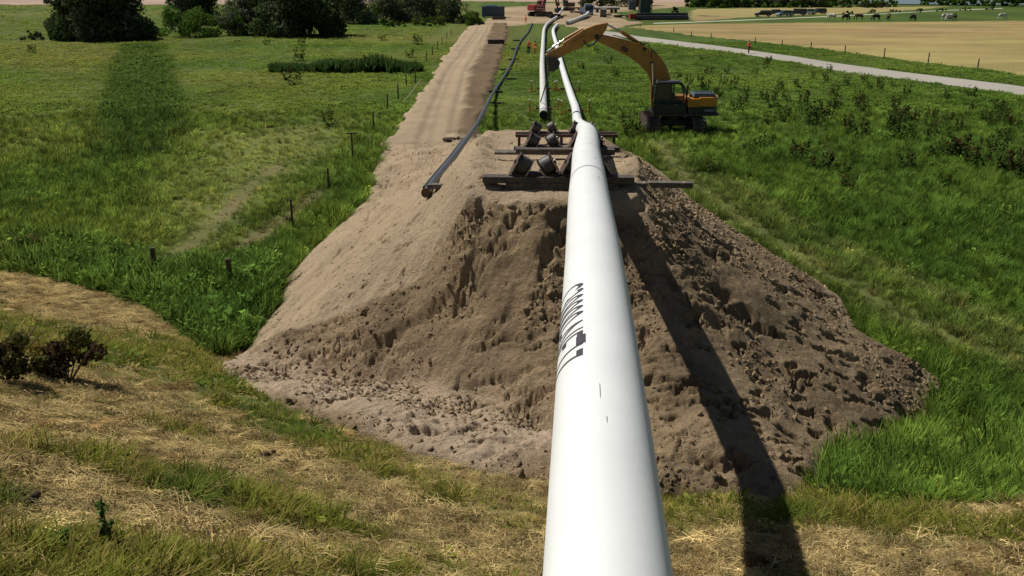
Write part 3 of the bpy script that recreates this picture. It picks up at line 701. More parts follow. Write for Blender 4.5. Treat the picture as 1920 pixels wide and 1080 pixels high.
def dike_cover():
    # turf and cut hay on the mown dike
    P = []; T = []; I = []; Sx = []; P2 = []; T2 = []; I2 = []; S2 = []; R2 = []
    for (y0, y1, dens) in [(3.5, 9, 95), (9, 14, 60), (14, 31, 36)]:
        hw = y1*0.75+2; n = int(dens*(y1-y0)*2*hw); x = RN.uniform(-hw, hw, n); y = RN.uniform(y0, y1, n)
        z = base_h(x, y); m = in_view(x, y, z) & (mown(x, y) > 0.5); x, y = x[m], y[m]; m = not_bare(x, y); x, y = x[m], y[m]
        st = straw_amount(x, y); r = RN.random(len(x)); z = base_h(x, y)
        g = r > st*0.86+0.03
        gx, gy, gz, gs = x[g], y[g], z[g], st[g]; k = len(gx)
        s = RN.uniform(.08, .20, k)*(1.25-.55*gs)*(0.75+0.6*sstep(0.5, -0.2, gs+.4*fbm(gx, gy, .8, 2, 621)))
        c = np.array([0.22, 0.24, 0.042])*(1+.3*RN.normal(size=k).clip(-1.5, 2))[:, None]
        c = np.where((RN.random(k) < .25+.35*gs)[:, None], np.array([0.42, 0.34, 0.11])*(1+.25*RN.normal(size=k).clip(-1.5, 2))[:, None], c)
        dk = fbm(gx, gy, 1.2, 3, 631) > 0.25; c = np.where(dk[:, None], c*np.array([.62, .8, .7]), c)
        P.append(np.stack([gx, gy, gz-.01], 1)); T.append(c); Sx.append(np.stack([s*1.2, s*1.2, s], 1))
        lf_ = sstep(-.3, .3, sdist(G_BANDS[2], gx, gy))*.5 + sstep(1.1, .3, -sdist(TOE, gx, gy))*.5
        I.append(np.where(RN.random(k) < .13+.6*lf_, 2, RN.integers(0, 2, k)))
        h = RN.random(len(x)) < (0.16+0.84*st); hx, hy, hz, hs = x[h], y[h], z[h], st[h]; k = len(hx)
        s = RN.uniform(.22, .5, k)
        c = (STRAW*(1+.38*RN.normal(size=k).clip(-1.8, 1.8))[:, None]); c = np.where((RN.random(k) < .16)[:, None], c*np.array([.5, .42, .4]), c)
        c = np.where((RN.random(k) < .10)[:, None], c*1.35, c)
        pile = 0.06*np.clip(fbm(hx, hy, .7, 3, 641)+.2, 0, 1)*hs
        P2.append(np.stack([hx, hy, hz+pile], 1)); T2.append(c); I2.append(RN.integers(0, 2, k)); S2.append(np.stack([s, s, s*RN.uniform(.5, 1.0, k)], 1))
        sl = 0.40*(dike_d(hx, hy) < 15.2); an = RN.normal(size=k)*.8 - 0.5
        R2.append(np.stack([-sl*.838+RN.normal(size=k)*.08, sl*.545*0+RN.normal(size=k)*.08, an], 1))
    P = np.vstack(P); n = len(P)
    scatter('dike_turf', P, np.stack([RN.normal(size=n)*.12, RN.normal(size=n)*.12, RN.random(n)*6.28], 1), np.vstack(Sx), np.concatenate(I), np.vstack(T), T_SRC)
    P2 = np.vstack(P2); print('dike', n, len(P2))
    scatter('cut_hay', P2, np.vstack(R2), np.vstack(S2), np.concatenate(I2), np.vstack(T2), S_SRC)
dike_cover()

def lump(seed, n=9, m=6):
    g = np.random.default_rng(seed); b = MB().ball((0, 0, 0), 1.0, n, m); V = np.array(b.v); d = V/np.linalg.norm(V, axis=1)[:, None]
    f = sum(g.normal()*.20*np.sin(d@(g.normal(size=3)*4.2)+g.random()*6) for _ in range(5)); V = V*(1+f)[:, None]*np.array([1, 1, .75])
    me = bpy.data.meshes.new('sand_lump'); me.from_pydata([tuple(v) for v in V], [], b.f); me.materials.append(M_CLOD); me.polygons.foreach_set('use_smooth', b.sm)
    return bpy.data.objects.new('sand_lump', me)
M_CLOD, _nt, _p = new_mat('sand_lumps'); _a = _nt.nodes.new('ShaderNodeAttribute'); _a.attribute_name = 'tint'; _a.attribute_type = 'INSTANCER'
_n = _nt.nodes.new('ShaderNodeTexNoise'); _n.inputs['Scale'].default_value = 30; _b = _nt.nodes.new('ShaderNodeBump'); _b.inputs['Distance'].default_value = .02
_nt.links.new(_a.outputs['Color'], _p.inputs['Base Color']); _nt.links.new(_n.outputs[0], _b.inputs['Height']); _nt.links.new(_b.outputs[0], _p.inputs['Normal']); _p.inputs['Roughness'].default_value = .95; _p.inputs['Specular IOR Level'].default_value = .15
def sand_clods():
    n = 130000; x = RN.uniform(-9, 12, n); y = RN.uniform(10.8, 34, n); n_ = len(x)
    dl, di = mound_delta(x, y); fr = front_mask(x, y); dc = sdist(CREST, x, y)
    pt = np.clip(.35+1.5*fbm(x, y, 1.3, 3, 701), 0, 1)
    pr = np.where(dc > -0.1, .05, (0.10+0.90*fr)*pt)*(di > .05)
    k = RN.random(n) < pr*0.8; x, y, dl, fr = x[k], y[k], dl[k], fr[k]; n = len(x)
    s = .010+.034*RN.random(n)**5*(.5+fr)+.010*RN.random(n)
    P = np.stack([x, y, dike_h(x, y)+dl-s*.15], 1)
    T = sand_tone(x, y, fr*.8)*(1+.18*RN.normal(size=n).clip(-2, 2))[:, None]
    scatter('sand_clods', P, np.stack([RN.random(n)*6, RN.random(n)*6, RN.random(n)*6], 1), np.stack([s*RN.uniform(.8, 1.4, n), s, s*RN.uniform(.7, 1.1, n)], 1), RN.integers(0, 4, n), T, [lump(i) for i in range(4)]); print('clods', n)
sand_clods()

# ================================================================== THINGS
M_PIPE = surf('white_pipe_coating', (0.80, 0.815, 0.79), 0.5, var=0.035, nscale=1.3, bump=0.002, bscale=14, spots=(17, 0.66, (0.62, 0.60, 0.53)), coat=0.05)
M_PIPE2 = surf('dusty_white_coating', (0.72, 0.70, 0.64), 0.5, var=0.08, nscale=0.9, bump=0.002, bscale=9, spots=(7, 0.70, (0.48, 0.42, 0.32)))
M_BAND = surf('grey_blue_tape', (0.33, 0.38, 0.46), 0.5)
M_PRINT = surf('dark_stencil_paint', (0.045, 0.04, 0.05), 0.6, var=0.2, nscale=20)
M_BLACKPIPE = surf('grey_black_polyethylene', (0.075, 0.08, 0.09), 0.42, var=0.15, nscale=3, spots=(5, 0.62, (0.26, 0.22, 0.17)))
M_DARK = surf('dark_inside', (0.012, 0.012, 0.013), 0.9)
M_RUST = surf('rusty_steel', (0.10, 0.045, 0.028), 0.75, var=0.2, nscale=8, col2=(0.045, 0.03, 0.025), bump=0.004)
M_STEEL = surf('worn_steel', (0.17, 0.16, 0.15), 0.42, metal=0.6, var=0.2, nscale=6, spots=(12, 0.55, (0.13, 0.07, 0.04)))
M_BRIGHT = surf('polished_edge_steel', (0.42, 0.40, 0.37), 0.4, metal=0.5, var=0.2)
M_ROLLER = surf('grey_rubber_roller', (0.06, 0.056, 0.05), 0.55, var=0.2, nscale=5, spots=(9, 0.58, (0.24, 0.20, 0.15)))
M_TIMBER = surf('weathered_dark_timber', (0.105, 0.085, 0.066), 0.85, var=0.25, nscale=7, col2=(0.045, 0.036, 0.03), bump=0.006, bscale=22, spots=(5, 0.60, (0.26, 0.20, 0.14)))
M_TIMBER2 = surf('grey_weathered_timber', (0.16, 0.135, 0.11), 0.85, var=0.25, nscale=6, bump=0.006, bscale=22, spots=(5, 0.58, (0.28, 0.21, 0.14)))
M_POST = surf('old_fence_post', (0.10, 0.07, 0.05), 0.9, var=0.3, nscale=9, bump=0.008)
M_YELLOW = surf('shaded_worn_yellow', (0.47, 0.215, 0.032), 0.42, var=0.10, nscale=2.5, spots=(6, 0.63, (0.20, 0.105, 0.04)), coat=0.1)  # darker than the house: shade on the boom put into the colour; spots are wear
M_YELLOW2 = surf('house_yellow_paint', (0.62, 0.25, 0.020), 0.35, var=0.06, nscale=2.5, coat=0.2)
M_BLACK = surf('satin_black_paint', (0.022, 0.022, 0.024), 0.45, var=0.1)
M_GREYTOP = surf('grey_engine_cover', (0.10, 0.12, 0.125), 0.35, var=0.1)
M_TRACK = surf('muddy_track_steel', (0.075, 0.06, 0.05), 0.7, metal=0.3, var=0.2, nscale=5, spots=(6, 0.52, (0.22, 0.16, 0.10)), bump=0.005)
M_CHROME = surf('chromed_rod', (0.6, 0.6, 0.6), 0.15, metal=1.0, var=0.02)
M_GLASS = bpy.data.materials.new('tinted_glass'); M_GLASS.use_nodes = True
_p = M_GLASS.node_tree.nodes['Principled BSDF']; _p.inputs['Base Color'].default_value = (0.55, 0.65, 0.62, 1); _p.inputs['Roughness'].default_value = 0.03; _p.inputs['Transmission Weight'].default_value = 0.95; _p.inputs['IOR'].default_value = 1.12
M_CARGLASS = surf('car_glass', (0.02, 0.025, 0.03), 0.06, var=0.02, spec=0.8)
M_RED = surf('red_machine_paint', (0.33, 0.030, 0.022), 0.45, var=0.15, nscale=1.5)
M_ORANGE = surf('orange_hivis', (1.0, 0.17, 0.03), 0.7, var=0.08)
M_ORPAINT = surf('orange_yellow_paint', (0.60, 0.20, 0.02), 0.5, var=0.2, nscale=4, spots=(8, 0.6, (0.3, 0.14, 0.04)))
M_WHITE = surf('off_white_paint', (0.75, 0.74, 0.70), 0.5, var=0.08)
M_BLUE = surf('blue_paint', (0.03, 0.09, 0.26), 0.4, var=0.1)
M_SLATE = surf('slate_blue_sheet', (0.07, 0.10, 0.15), 0.55, var=0.15, nscale=0.6)
M_SKIN = surf('skin', (0.55, 0.33, 0.23), 0.5, var=0.06)
M_NAVY = surf('dark_work_trousers', (0.03, 0.035, 0.055), 0.85, var=0.15)
M_MAROON = surf('dark_red_trousers', (0.12, 0.03, 0.03), 0.85, var=0.15)
M_BROWN = surf('brown_paint', (0.12, 0.07, 0.04), 0.7, var=0.2)
M_DGREEN = surf('dark_green_sheet', (0.035, 0.06, 0.05), 0.6, var=0.2, nscale=0.7)
M_DRYSTEM = surf('dry_stem', (0.20, 0.13, 0.07), 0.9, var=0.2)
M_BARK = surf('bark', (0.10, 0.075, 0.055), 0.95, var=0.3, nscale=3, bump=0.03, bscale=8)

# ---------------------------------------------------------------- pipes
PR = 0.305
# main pipeline: x and z along y, measured from the photograph
_k = [(-7,-.32,7.31),(0,.18,7.33),(3.6,.45,7.33),(6,.63,7.29),(9.5,.89,7.12),(13,1.13,6.90),(16,1.36,6.66),(19.3,1.60,6.37),(23,1.92,5.99),(28,2.33,5.38),(33,2.66,4.68),(38,2.95,3.98),(43,3.25,3.28),(48,3.55,2.58),(53,3.85,1.93),(58,4.15,1.38),(63,4.45,0.98),(69,4.75,0.70)]
MAIN = [np.array(k) [[0,0,0]]*0 for k in _k] if False else [(k[1], k[0], k[2]) for k in _k]
for q in [(1074.5,190,.55),(1066,165,.5),(1059.5,145,.48),(1052.5,120,.45),(1047.5,100,.43),(1042.5,80,.42),(1038.5,66,.42),(1037.5,57,.42),(1040.5,51,.42),(1045,46.5,.42)]: MAIN.append(tuple(atz(*q)))
pipe = thing('pipeline', 'long white coated steel pipeline running from the foreground over the sand mound into the field', 'pipe', (0, 0, 7.33))
rel = lambda pts, o: [tuple(np.array(p)-np.array(o.location)) for p in pts]
main_path = catmull(MAIN, 6)
MB().tube(rel(main_path, pipe), PR, 56).build('pipe_wall', M_PIPE, pipe)
def along(path, y):
    P = np.array(path); i = int(np.searchsorted(P[:, 1], y)); t = (y-P[i-1, 1])/(P[i, 1]-P[i-1, 1])
    p = P[i-1]*(1-t)+P[i]*t; d = P[i]-P[i-1]; return p, d/np.linalg.norm(d)
def band(path, y, w, r, name, mat, parent, label=None):
    p, d = along(path, y); o = rel([p-d*w/2, p+d*w/2], parent); b = MB().cyl(o[0], o[1], r, n=56, cap=False); 
    ob = b.build(name, mat, parent); tag(ob, label); return ob
band(main_path, 14.55, 0.075, PR+0.004, 'tape_ring', M_BAND, pipe, 'blue grey tape ring')
for y in (36.5, 58.5): band(main_path, y, 0.05, PR+0.006, 'weld_seam', M_BAND, pipe)
# stencilled text on the near left side of the pipe, read from far to near
def stencil():
    cu = bpy.data.curves.new('stencil_text', 'FONT'); cu.body = 'C30000-NF 17'; cu.size = 1.0; cu.space_character = 1.0; cu.resolution_u = 4
    to = bpy.data.objects.new('stencil_text', cu); COL.objects.link(to); dg = bpy.context.evaluated_depsgraph_get()
    me = bpy.data.meshes.new_from_object(to.evaluated_get(dg)); bpy.data.objects.remove(to)
    import bmesh
    bm = bmesh.new(); bm.from_mesh(me)
    for k in range(1, 14):      # cut across the letters so they can bend round the pipe
        h = k*0.055
        bmesh.ops.bisect_plane(bm, geom=bm.verts[:]+bm.edges[:]+bm.faces[:], plane_co=(0, h, 0), plane_no=(0, 1, 0))
    bmesh.ops.triangulate(bm, faces=bm.faces[:])
    xs = [v.co.x for v in bm.verts]; x0, x1 = min(xs), max(xs)
    yf, yn = 7.42, 5.62         # far and near end
    for v in bm.verts:
        u = (v.co.x-x0)/(x1-x0); hgt = v.co.y/0.72
        p, d = along(main_path, yf+(yn-yf)*u); ang = radians(-20) - radians(74)*(1-hgt)
        s = np.cross(d, [0, 0, 1]); s /= np.linalg.norm(s); up = np.cross(s, d)
        q = p + (PR+0.0022)*(s*sin(ang)+up*cos(ang)) - np.array(pipe.location); v.co = q
    bmesh.ops.recalc_face_normals(bm, faces=bm.faces[:])
    m2 = bpy.data.meshes.new('lettering'); bm.to_mesh(m2); m2.materials.clear(); m2.materials.append(M_PRINT); bm.free()
    tag(link('lettering', m2, pipe), 'dark stencilled marking in tall letters')
    # the solid registration block beside the last figure
    V = []; F = []
    for i in range(2):
        for j in range(9):
            p, d = along(main_path, 6.02-0.17*i); ang = radians(-20)-radians(14)*j/8
            s = np.cross(d, [0, 0, 1]); s /= np.linalg.norm(s); up = np.cross(s, d); V.append(p+(PR+0.0038)*(s*sin(ang)+up*cos(ang))-np.array(pipe.location))
    for j in range(8): F.append((j, j+1, 10+j, 9+j))
    link('ink_block', np_mesh('ink_block', np.array(V), F, M_PRINT), pipe)
stencil()
def scuff(y, deg, wd, ln, seed):
    g = np.random.default_rng(seed); V = []; n = 9
    for i in range(n):
        a = 2*pi*i/n; rr = .6+.5*g.random(); p, d = along(main_path, y+ln*rr*cos(a)); an = radians(deg)+wd*rr*sin(a)
        s = np.cross(d, [0, 0, 1]); s /= np.linalg.norm(s); up = np.cross(s, d); V.append(p+(PR+.0035)*(s*sin(an)+up*cos(an))-np.array(pipe.location))
    V.append(np.mean(V, axis=0)+0); p = V[-1]; F = [(i, (i+1) % n, n) for i in range(n)]; link('scuff_mark', np_mesh('scuff_mark', np.array(V), F, M_SCUFF), pipe)
M_SCUFF = surf('grey_scuff', (0.20, 0.19, 0.17), .8, var=.2, nscale=30)
for k, (y, dg, wd, ln) in enumerate([(15.9, 22, .07, .05), (13.4, 28, .05, .04), (13.2, 25, .02, .06), (18.6, 12, .05, .08), (24.5, 10, .06, .10), (9.4, 63, .03, .04), (5.0, -4, .008, .12), (4.6, 2, .006, .05), (30.0, 14, .06, .15)]): scuff(y, dg, wd, ln, k)

# empty pipe string lying to the left, open end towards us
LP = [atz(*q) for q in [(1019,214,.62),(1018.3,190,.56),(1018,170,.52),(1017.3,150,.47),(1016.5,125,.45),(1016.8,105,.45),(1018,85,.45),(1018.8,70,.45),(1019.8,58,.45),(1023,49,.45),(1028.5,43,.45),(1036,37,.45),(1044.5,31,.6),(1050,24,1.0),(1055.5,15,1.8)]]
o = LP[0]; pl = thing('waiting_pipe', 'dusty white pipe left of the excavator bucket, dark open end towards the mound', 'pipe', tuple(o))
lp = catmull(LP, 6); d = (np.array(lp[1])-lp[0]); d /= np.linalg.norm(d)
MB().tube(rel(lp, pl), PR-.02, 40, cap=False).build('pipe_wall', M_PIPE2, pl)
MB().cyl(rel([lp[0]+d*0.25], pl)[0], rel([lp[0]+d*0.27], pl)[0], PR-.03, n=40).build('dark_opening', M_DARK, pl)
MB().cyl(rel([lp[0]-d*.55], pl)[0], rel([lp[0]], pl)[0], PR-.012, n=40, cap=False).build('pull_head', M_DARK, pl)
MB().cyl(rel([lp[0]-d*.56], pl)[0], rel([lp[0]-d*.5], pl)[0], PR-.02, n=40).build('end_cap', M_DARK, pl)
for a, b, m in ((0.02, 0.22, M_WHITE), (0.9, 1.25, M_STEEL)): MB().cyl(rel([lp[0]+d*a], pl)[0], rel([lp[0]+d*b], pl)[0], PR-.008, n=40, cap=False).build('collar', m, pl)
# far grey pipe section running up to the blue truck
fp = [tuple(atz(*q)) for q in [(1064,43,.45),(1075,39,.45),(1086,34.5,.5),(1098,29,.7),(1103,24,.9)]]
f = thing('far_pipe_section', 'short grey pipe rising to the blue truck behind the grass clump', 'pipe', fp[0])
MB().tube(rel(catmull(fp, 4), f), 0.42, 16).build('pipe_wall', M_PIPE2, f); MB().tube(rel(catmull([(p[0]+.1, p[1]-.35, p[2]-.28) for p in fp], 4), f), .25, 10).build('dark_lower_tube', M_BLACKPIPE, f)  # thinner dark tube along the lower near side of the pipe
# thin dark hose laid over the left shoulder of the mound
BP = [tuple(atY(798,361,24.3)), tuple(atY(842,307,31.5)), tuple(atY(871,267,40)), tuple(atY(892,237,50)), tuple(atY(906,210,60)), tuple(atY(917,188,71))] + [tuple(atz(*q)) for q in [(930,166,.25),(946,142,.2),(955,126,.2),(962,112,.2),(967,96,.2),(974,80,.2),(983,68,.2),(990,60,.2),(993,54,.2),(998,43,.2)]]
bz = []
for p in catmull(BP, 5):
    g = ground_z(p[0], p[1]) + 0.13; bz.append((p[0], p[1], max(g, p[2]+.02) if p[1] < 50 else max(p[2], .15)))
_z = np.array([q[2] for q in bz]); _k = np.array([q[1] < 72 for q in bz])
for _ in range(3): _z = np.where(_k, np.convolve(np.pad(_z, 1, 'edge'), [.25, .5, .25], 'valid'), _z)
bz = [(q[0], q[1], float(h)) for q, h in zip(bz, _z)]
bp = thing('black_hose_pipe', 'long thin grey black plastic pipe snaking down beside the sandy haul road', 'pipe', BP[0])
MB().tube(rel(bz, bp), 0.115, 16).build('pipe_wall', M_BLACKPIPE, bp)
_d = (Vector(BP[0])-Vector(BP[1])).normalized()
MB().cyl(Vector(rel([BP[0]], bp)[0])-_d*.02, Vector(rel([BP[0]], bp)[0])+_d*.03, 0.122, n=18).build('cut_end', surf('rusty_cut_end', (0.13, 0.06, 0.035), 0.7), bp)
bp2 = [(p[0]-.15, p[1]+.1, p[2]-.02) for p in bz[1:12]]
b2 = thing('short_black_hose', 'short dark hose lying tight against the left side of the black plastic pipe end', 'hose', bp2[0])
MB().tube(rel(bp2, b2), 0.06, 10).build('hose_wall', M_BLACK, b2)

# ---------------------------------------------------------------- timbers under the roller cradles
def timber(p0, p1, hgt, dep, label, mat=M_TIMBER, group='timbers on the mound'):
    p0 = Vector(p0); p1 = Vector(p1); c = (p0+p1)/2; v = p1-p0
    o = tag(MB().box((0, 0, 0), (v.length, dep, hgt)).build('timber_beam', mat, None, 0.012, c, atan2(v.y, v.x)), label, 'timber', group); o.rotation_euler[1] = -math.asin(v.z/v.length); return o
def tY(px0, py0, px1, py1, Y): return tuple(atY(px0, py0, Y)), tuple(atY(px1, py1, Y))
a, b = tY(905, 335, 1188, 336, 20.5); timber(a, b, 0.15, 0.34, 'upper dark timber under the front rollers at the mound edge')
a, b = tY(948, 347, 1158, 348, 20.45); timber(a, b, 0.15, 0.30, 'lower timber under the front rollers, overhanging the mound edge')
a = tuple(atY(806, 349, 24.6)); b = tuple(atY(905, 347, 23.6)); timber(a, b, 0.13, 0.26, 'grey timber end carrying the thin black pipe on the left shoulder', M_TIMBER2)
a, b = tY(1215, 345, 1298, 346, 21.6); timber(a, b, 0.13, 0.26, 'grey timber end poking out of the right shoulder of the mound', M_TIMBER2)
a, b = tY(1150, 346, 1212, 346, 20.7); timber(a, b, 0.12, 0.26, 'timber half buried between the pipe and the right shoulder', M_TIMBER2)
a, b = tY(967, 283, 1152, 284, 27.6); timber(a, b, 0.17, 0.34, 'dark timber behind the front rollers below the rear rollers')
a, b = tY(927, 285, 1080, 286, 27.9); timber(a, b, 0.07, 0.5, 'thin plank lying under the second dark timber', M_TIMBER2)
# dark scrap and rut beside the black pipe
def scrap(px, py, z, n, sz, label, mat, seed):
    r = random.Random(seed); p = atz(px, py, z); g = max(ground_z(p[0], p[1]), 0); m = MB()
    for i in range(n):
        c = (r.uniform(-sz, sz), r.uniform(-sz*.6, sz*.6), r.uniform(.03, .16)); M = Matrix.Rotation(r.uniform(0, 3), 3, 'Z') @ Matrix.Rotation(r.uniform(-.5, .5), 3, 'X')
        m.box(c, (r.uniform(.3, .9)*sz, r.uniform(.15, .3)*sz, r.uniform(.06, .2)), M)
    return tag(m.build('scrap_heap', mat, None, 0, (p[0], p[1], g)), label, 'scrap')
scrap(847, 252, 0.6, 12, .55, 'small heap of dark scrap wood on the sand left of the thin pipe', M_BROWN, 3)

# ---------------------------------------------------------------- V roller cradles
def cradle(cx, y, z, s, sp, label, pitch=0.0):
    """two leaning rollers between bright edged side plates; cx,y,z: middle of the foot"""
    t = thing('roller_cradle', label, 'roller cradle', (cx, y, z), 0, 'roller cradles under the pipes')
    for sg in (-1, 1):
        tilt = -sg*radians(30); Mx = Matrix.Rotation(tilt, 3, 'Y'); c = Vector((sg*sp/2, 0, 0.22*s))
        ax = Mx @ Vector((1, 0, 0)); w_ = 0.135*s; r = 0.222*s
        m = MB(); 
        prof = [(-1, .90), (-.9, .96), (-.3, 1.0), (.3, 1.0), (.9, .96), (1, .90)]
        for i in range(5):
            m.cyl(c+ax*prof[i][0]*w_, c+ax*prof[i+1][0]*w_, r*prof[i][1], r*prof[i+1][1], 28, cap=(i in (0, 4)))
        m.build('roller', M_ROLLER, t)
        for q in (-1, 1):
            pc = c + ax*q*(w_+0.028*s)
            pr = [(-.27*s, -.25*s), (.27*s, -.25*s), (.25*s, .08*s), (.13*s, .235*s), (-.13*s, .235*s), (-.25*s, .08*s)]
            pm = MB().prism(pr, 'x', -0.011*s, 0.011*s); pm.v = [tuple(Mx @ Vector(v)+pc) for v in pm.v]; pl_ = pm.build('side_plate', M_RUST, t)
            e = MB(); path = [Mx @ Vector((0, a, b))+pc for a, b in pr[1:]+pr[:1]]
            for i in range(1): e.box(Mx @ Vector((0, -.268*s, -.09*s))+pc, (0.028*s, 0.012*s, .34*s), Mx)
            e.build('bright_edge', M_BRIGHT, pl_)
            MB().cyl(pc-ax*.02*s, pc+ax*.05*s*q+ax*.0, .05*s, n=12).build('axle_cap', M_STEEL, pl_)
    MB().box((0, 0, 0.02*s), (sp+.62*s, .42*s, .05*s)).build('base_plate', M_RUST, t, .005)
    return t
y1 = 20.65; zt1 = 5.45
c0 = atY(1003, 326, y1); zc = c0[2]
cradle(c0[0], y1, zc-.02, 1.0, .58, 'empty roller cradle on the front timbers, left of the white pipe')
pm, _ = along(main_path, y1); cradle(pm[0]-.02, y1, zc-.02, 1.0, .60, 'roller cradle on the front timbers carrying the white pipe')
c1 = atY(1018, 277, 27.9); cradle(c1[0], 28.1, c1[2]-.02, .95, .60, 'empty roller cradle behind the second dark timber')
pm, _ = along(main_path, 28.1); cradle(pm[0], 28.1, c1[2]-.02, .95, .60, 'roller cradle behind the second timber with the white pipe in it')
zz = atY(1020, 250, 36.5); cradle(zz[0], 36.6, zz[2], 1.0, .62, 'empty rearmost roller cradle on the rusty trestle')
pm, _ = along(main_path, 36.6); cradle(pm[0], 36.6, zz[2], 1.0, .62, 'rearmost roller cradle on the rusty trestle below the white pipe')
# timber packs below them, rusty trestle
ts = thing('rusty_trestle', 'rusty steel trestle of beams and legs behind the rollers at the back of the mound', 'trestle', (zz[0]+.9, 36.5, zz[2]))
m = MB().box((0, -.2, -.06), (4.1, .16, .12)); m.build('top_beam', M_RUST, ts, .01)
MB().box((0, .35, -.06), (4.1, .16, .12)).build('top_beam', M_RUST, ts, .01)
gz = ground_z(zz[0]+.9, 36.4) - zz[2]
MB().box((-.1, -.25, min(-.55, gz*.6)), (3.9, .12, .12)).build('lower_beam', M_RUST, ts, .01)
for x in (-1.9, -1.35, -.2, .9, 1.9):
    MB().box((x, -.1, gz/2-.1), (.11, .11, abs(gz)+.1)).build('trestle_leg', M_RUST, ts, .006)
gz2 = ground_z(c1[0], 28); MB()
m = MB(); 
bb = atY(1060, 281, 27.9)
timber((c1[0]-.9, 28.25, c1[2]-.11), (c1[0]+2.4, 28.25, c1[2]-.11), .16, .3, 'timber directly under the second pair of roller cradles')

# ---------------------------------------------------------------- low stands beside the far pipes
def stand(px, py, hgt, wdt, label, rz=0.0):
    p = atz(px, py, 0); z = float(base_h(np.array([p[0]]), np.array([p[1]]))[0])
    t = thing('pipe_stand', label, 'pipe stand', (p[0], p[1], z), rz, 'pipe stands in the grass')
    for sg in (-1, 1):
        MB().box((sg*wdt/2, 0, hgt/2), (.10, .10, hgt), None, .8).build('upright', M_ORPAINT, t, .01)
        MB().ball((sg*wdt/2, 0, hgt+.04), .075).build('white_knob', M_WHITE, t)
        MB().box((sg*(wdt/2-.08), 0, .06), (.7, .14, .08)).build('foot', M_ORPAINT, t, .01)
    MB().box((0, .05, .28), (wdt-.1, .08, .08)).build('cross_bar', M_ORPAINT, t, .01)
    MB().cyl((-wdt*.28, .05, .36), (wdt*.28, .05, .36), .07, n=12).build('roller', M_STEEL, t)
    return t
stand(1020, 212, .95, 2.2, 'orange stand with white knobs straddling the open end of the waiting pipe')
stand(1079, 215, 1.0, 2.1, 'orange stand with white knobs under the pipeline where it starts to climb')
stand(1020, 172, .95, 2.3, 'orange stand under the waiting pipe just beyond its strap')
stand(1063, 172, .9, 2.2, 'orange stand under the pipeline level with the excavator cab')
# white bars over the stand
# added flat dark strip in the grass on the right of the waiting pipe
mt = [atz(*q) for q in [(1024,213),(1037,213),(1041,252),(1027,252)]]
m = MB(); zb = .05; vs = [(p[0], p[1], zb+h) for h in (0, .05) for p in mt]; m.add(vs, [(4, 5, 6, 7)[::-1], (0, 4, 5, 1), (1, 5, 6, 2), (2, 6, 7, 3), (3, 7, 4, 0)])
tag(m.build('added_dark_strip', M_DARK, None), 'added black strip in the grass between the waiting pipe and the rollers', 'dark strip')
# sling from the bucket to the waiting pipe
# sleepers below the thin black pipe
for i, (px, py, side) in enumerate([(969,77,'highest'),(967,93,''),(963,113,''),(949,133,''),(955,150,''),(929,174,''),(931,196,'')]):
    p = atz(px, py, 0); tag(MB().box((0, 0, .09), (1.3, .22, .2)).build('timber_sleeper', M_TIMBER, None, .01, (p[0], p[1], .03), R.uniform(-.3, .3)),
        ['farthest','second farthest','third farthest','middle','third nearest','second nearest','nearest'][i]+' short timber sleeper across the grass below the thin black pipe', 'sleeper', 'sleepers under the thin black pipe')
# dark steel box on the shoulder of the haul road
p = atz(930, 84, 0); t = thing('steel_box', 'low dark steel box on the brown shoulder of the haul road', 'box', (p[0], p[1], 0.05), .05)
MB().box((0, 0, .35), (2.5, 1.2, .7)).build('box_body', M_BLACK, t, .02); MB().box((0, 0, .72), (2.56, 1.26, .05)).build('lid', M_RUST, t, .01)
for x in (-1.05, 1.05): MB().box((x, -.62, .3), (.12, .05, .55)).build('rib', M_BROWN, t)

# ---------------------------------------------------------------- fences
def post(px, py, hp, label, group, wdt=.12, top=False, lean=0.0):
    p = hit(px, py); gz_ = ground_z(p[0], p[1]); k = FPX/np.linalg.norm(p-np.array([0, 0, CAM_H]))
    h = hp/k*1.3; wdt *= 1.2; m = MB(); m.cyl((0, 0, -.2), (lean, 0, h), wdt/2, wdt*.42, 9)
    o = thing('fence_post', label, 'fence post', (p[0], p[1], gz_), R.random()*3, group) if top else None
    if top:
        m.build('post', M_POST, o); MB().box((lean, 0, h-.05), (.62, .06, .07)).build('cross_piece', M_POST, o); return o
    return tag(m.build('fence_post', M_POST, None, 0, (p[0], p[1], gz_), R.random()*3), label, 'fence post', group)
GL = 'fence posts along the haul road'
post(292,525,44,'thick leaning fence post in the weeds above the bleached hay strip',GL,.17,lean=.05)
post(433,540,40,'thick weathered fence post closest to the left foot of the mound',GL,.17)
post(549,425,40,'slim dark fence post above the grass bank left of the sandy flank',GL,.09)
post(617,358,30,'dark fence post halfway along the haul road edge',GL,.10)
post(662,306,42,'tall dark fence post with a short cross piece on top',GL,.09,True)
post(701,246,27,'dark fence post level with the start of the haul road',GL,.10)
post(727,208,22,'dark fence post beside the pale leaning stick',GL,.10)
ORD = ['nearest','second nearest','third nearest','fourth','fifth','sixth','third farthest','second farthest','farthest','tenth','eleventh']
for i, (px, py, hp) in enumerate([(747,187,21),(762,162,17),(779,157,20),(800,116,13),(811,104,12),(821,94,11),(829,84,10),(838,73,9),(846,66,8)]):
    post(px, py, hp, ORD[i]+' of the small fence posts beyond the leaning pale stick, beside the haul road', GL, .11)
GR_ = 'fence posts along the stubble field'
ORD2 = ['fourth post left of the walker','third post left of the walker','second post left of the walker','post nearest the excavator elbow','first post right of the walker','second post right of the walker','third post right of the walker','fourth post right of the walker','fifth post right of the walker','second post from the right','rightmost post']
ORD2[0], ORD2[1], ORD2[2], ORD2[3] = 'first post left of the walker', 'second post left of the walker', 'third post left of the walker', 'leftmost post'
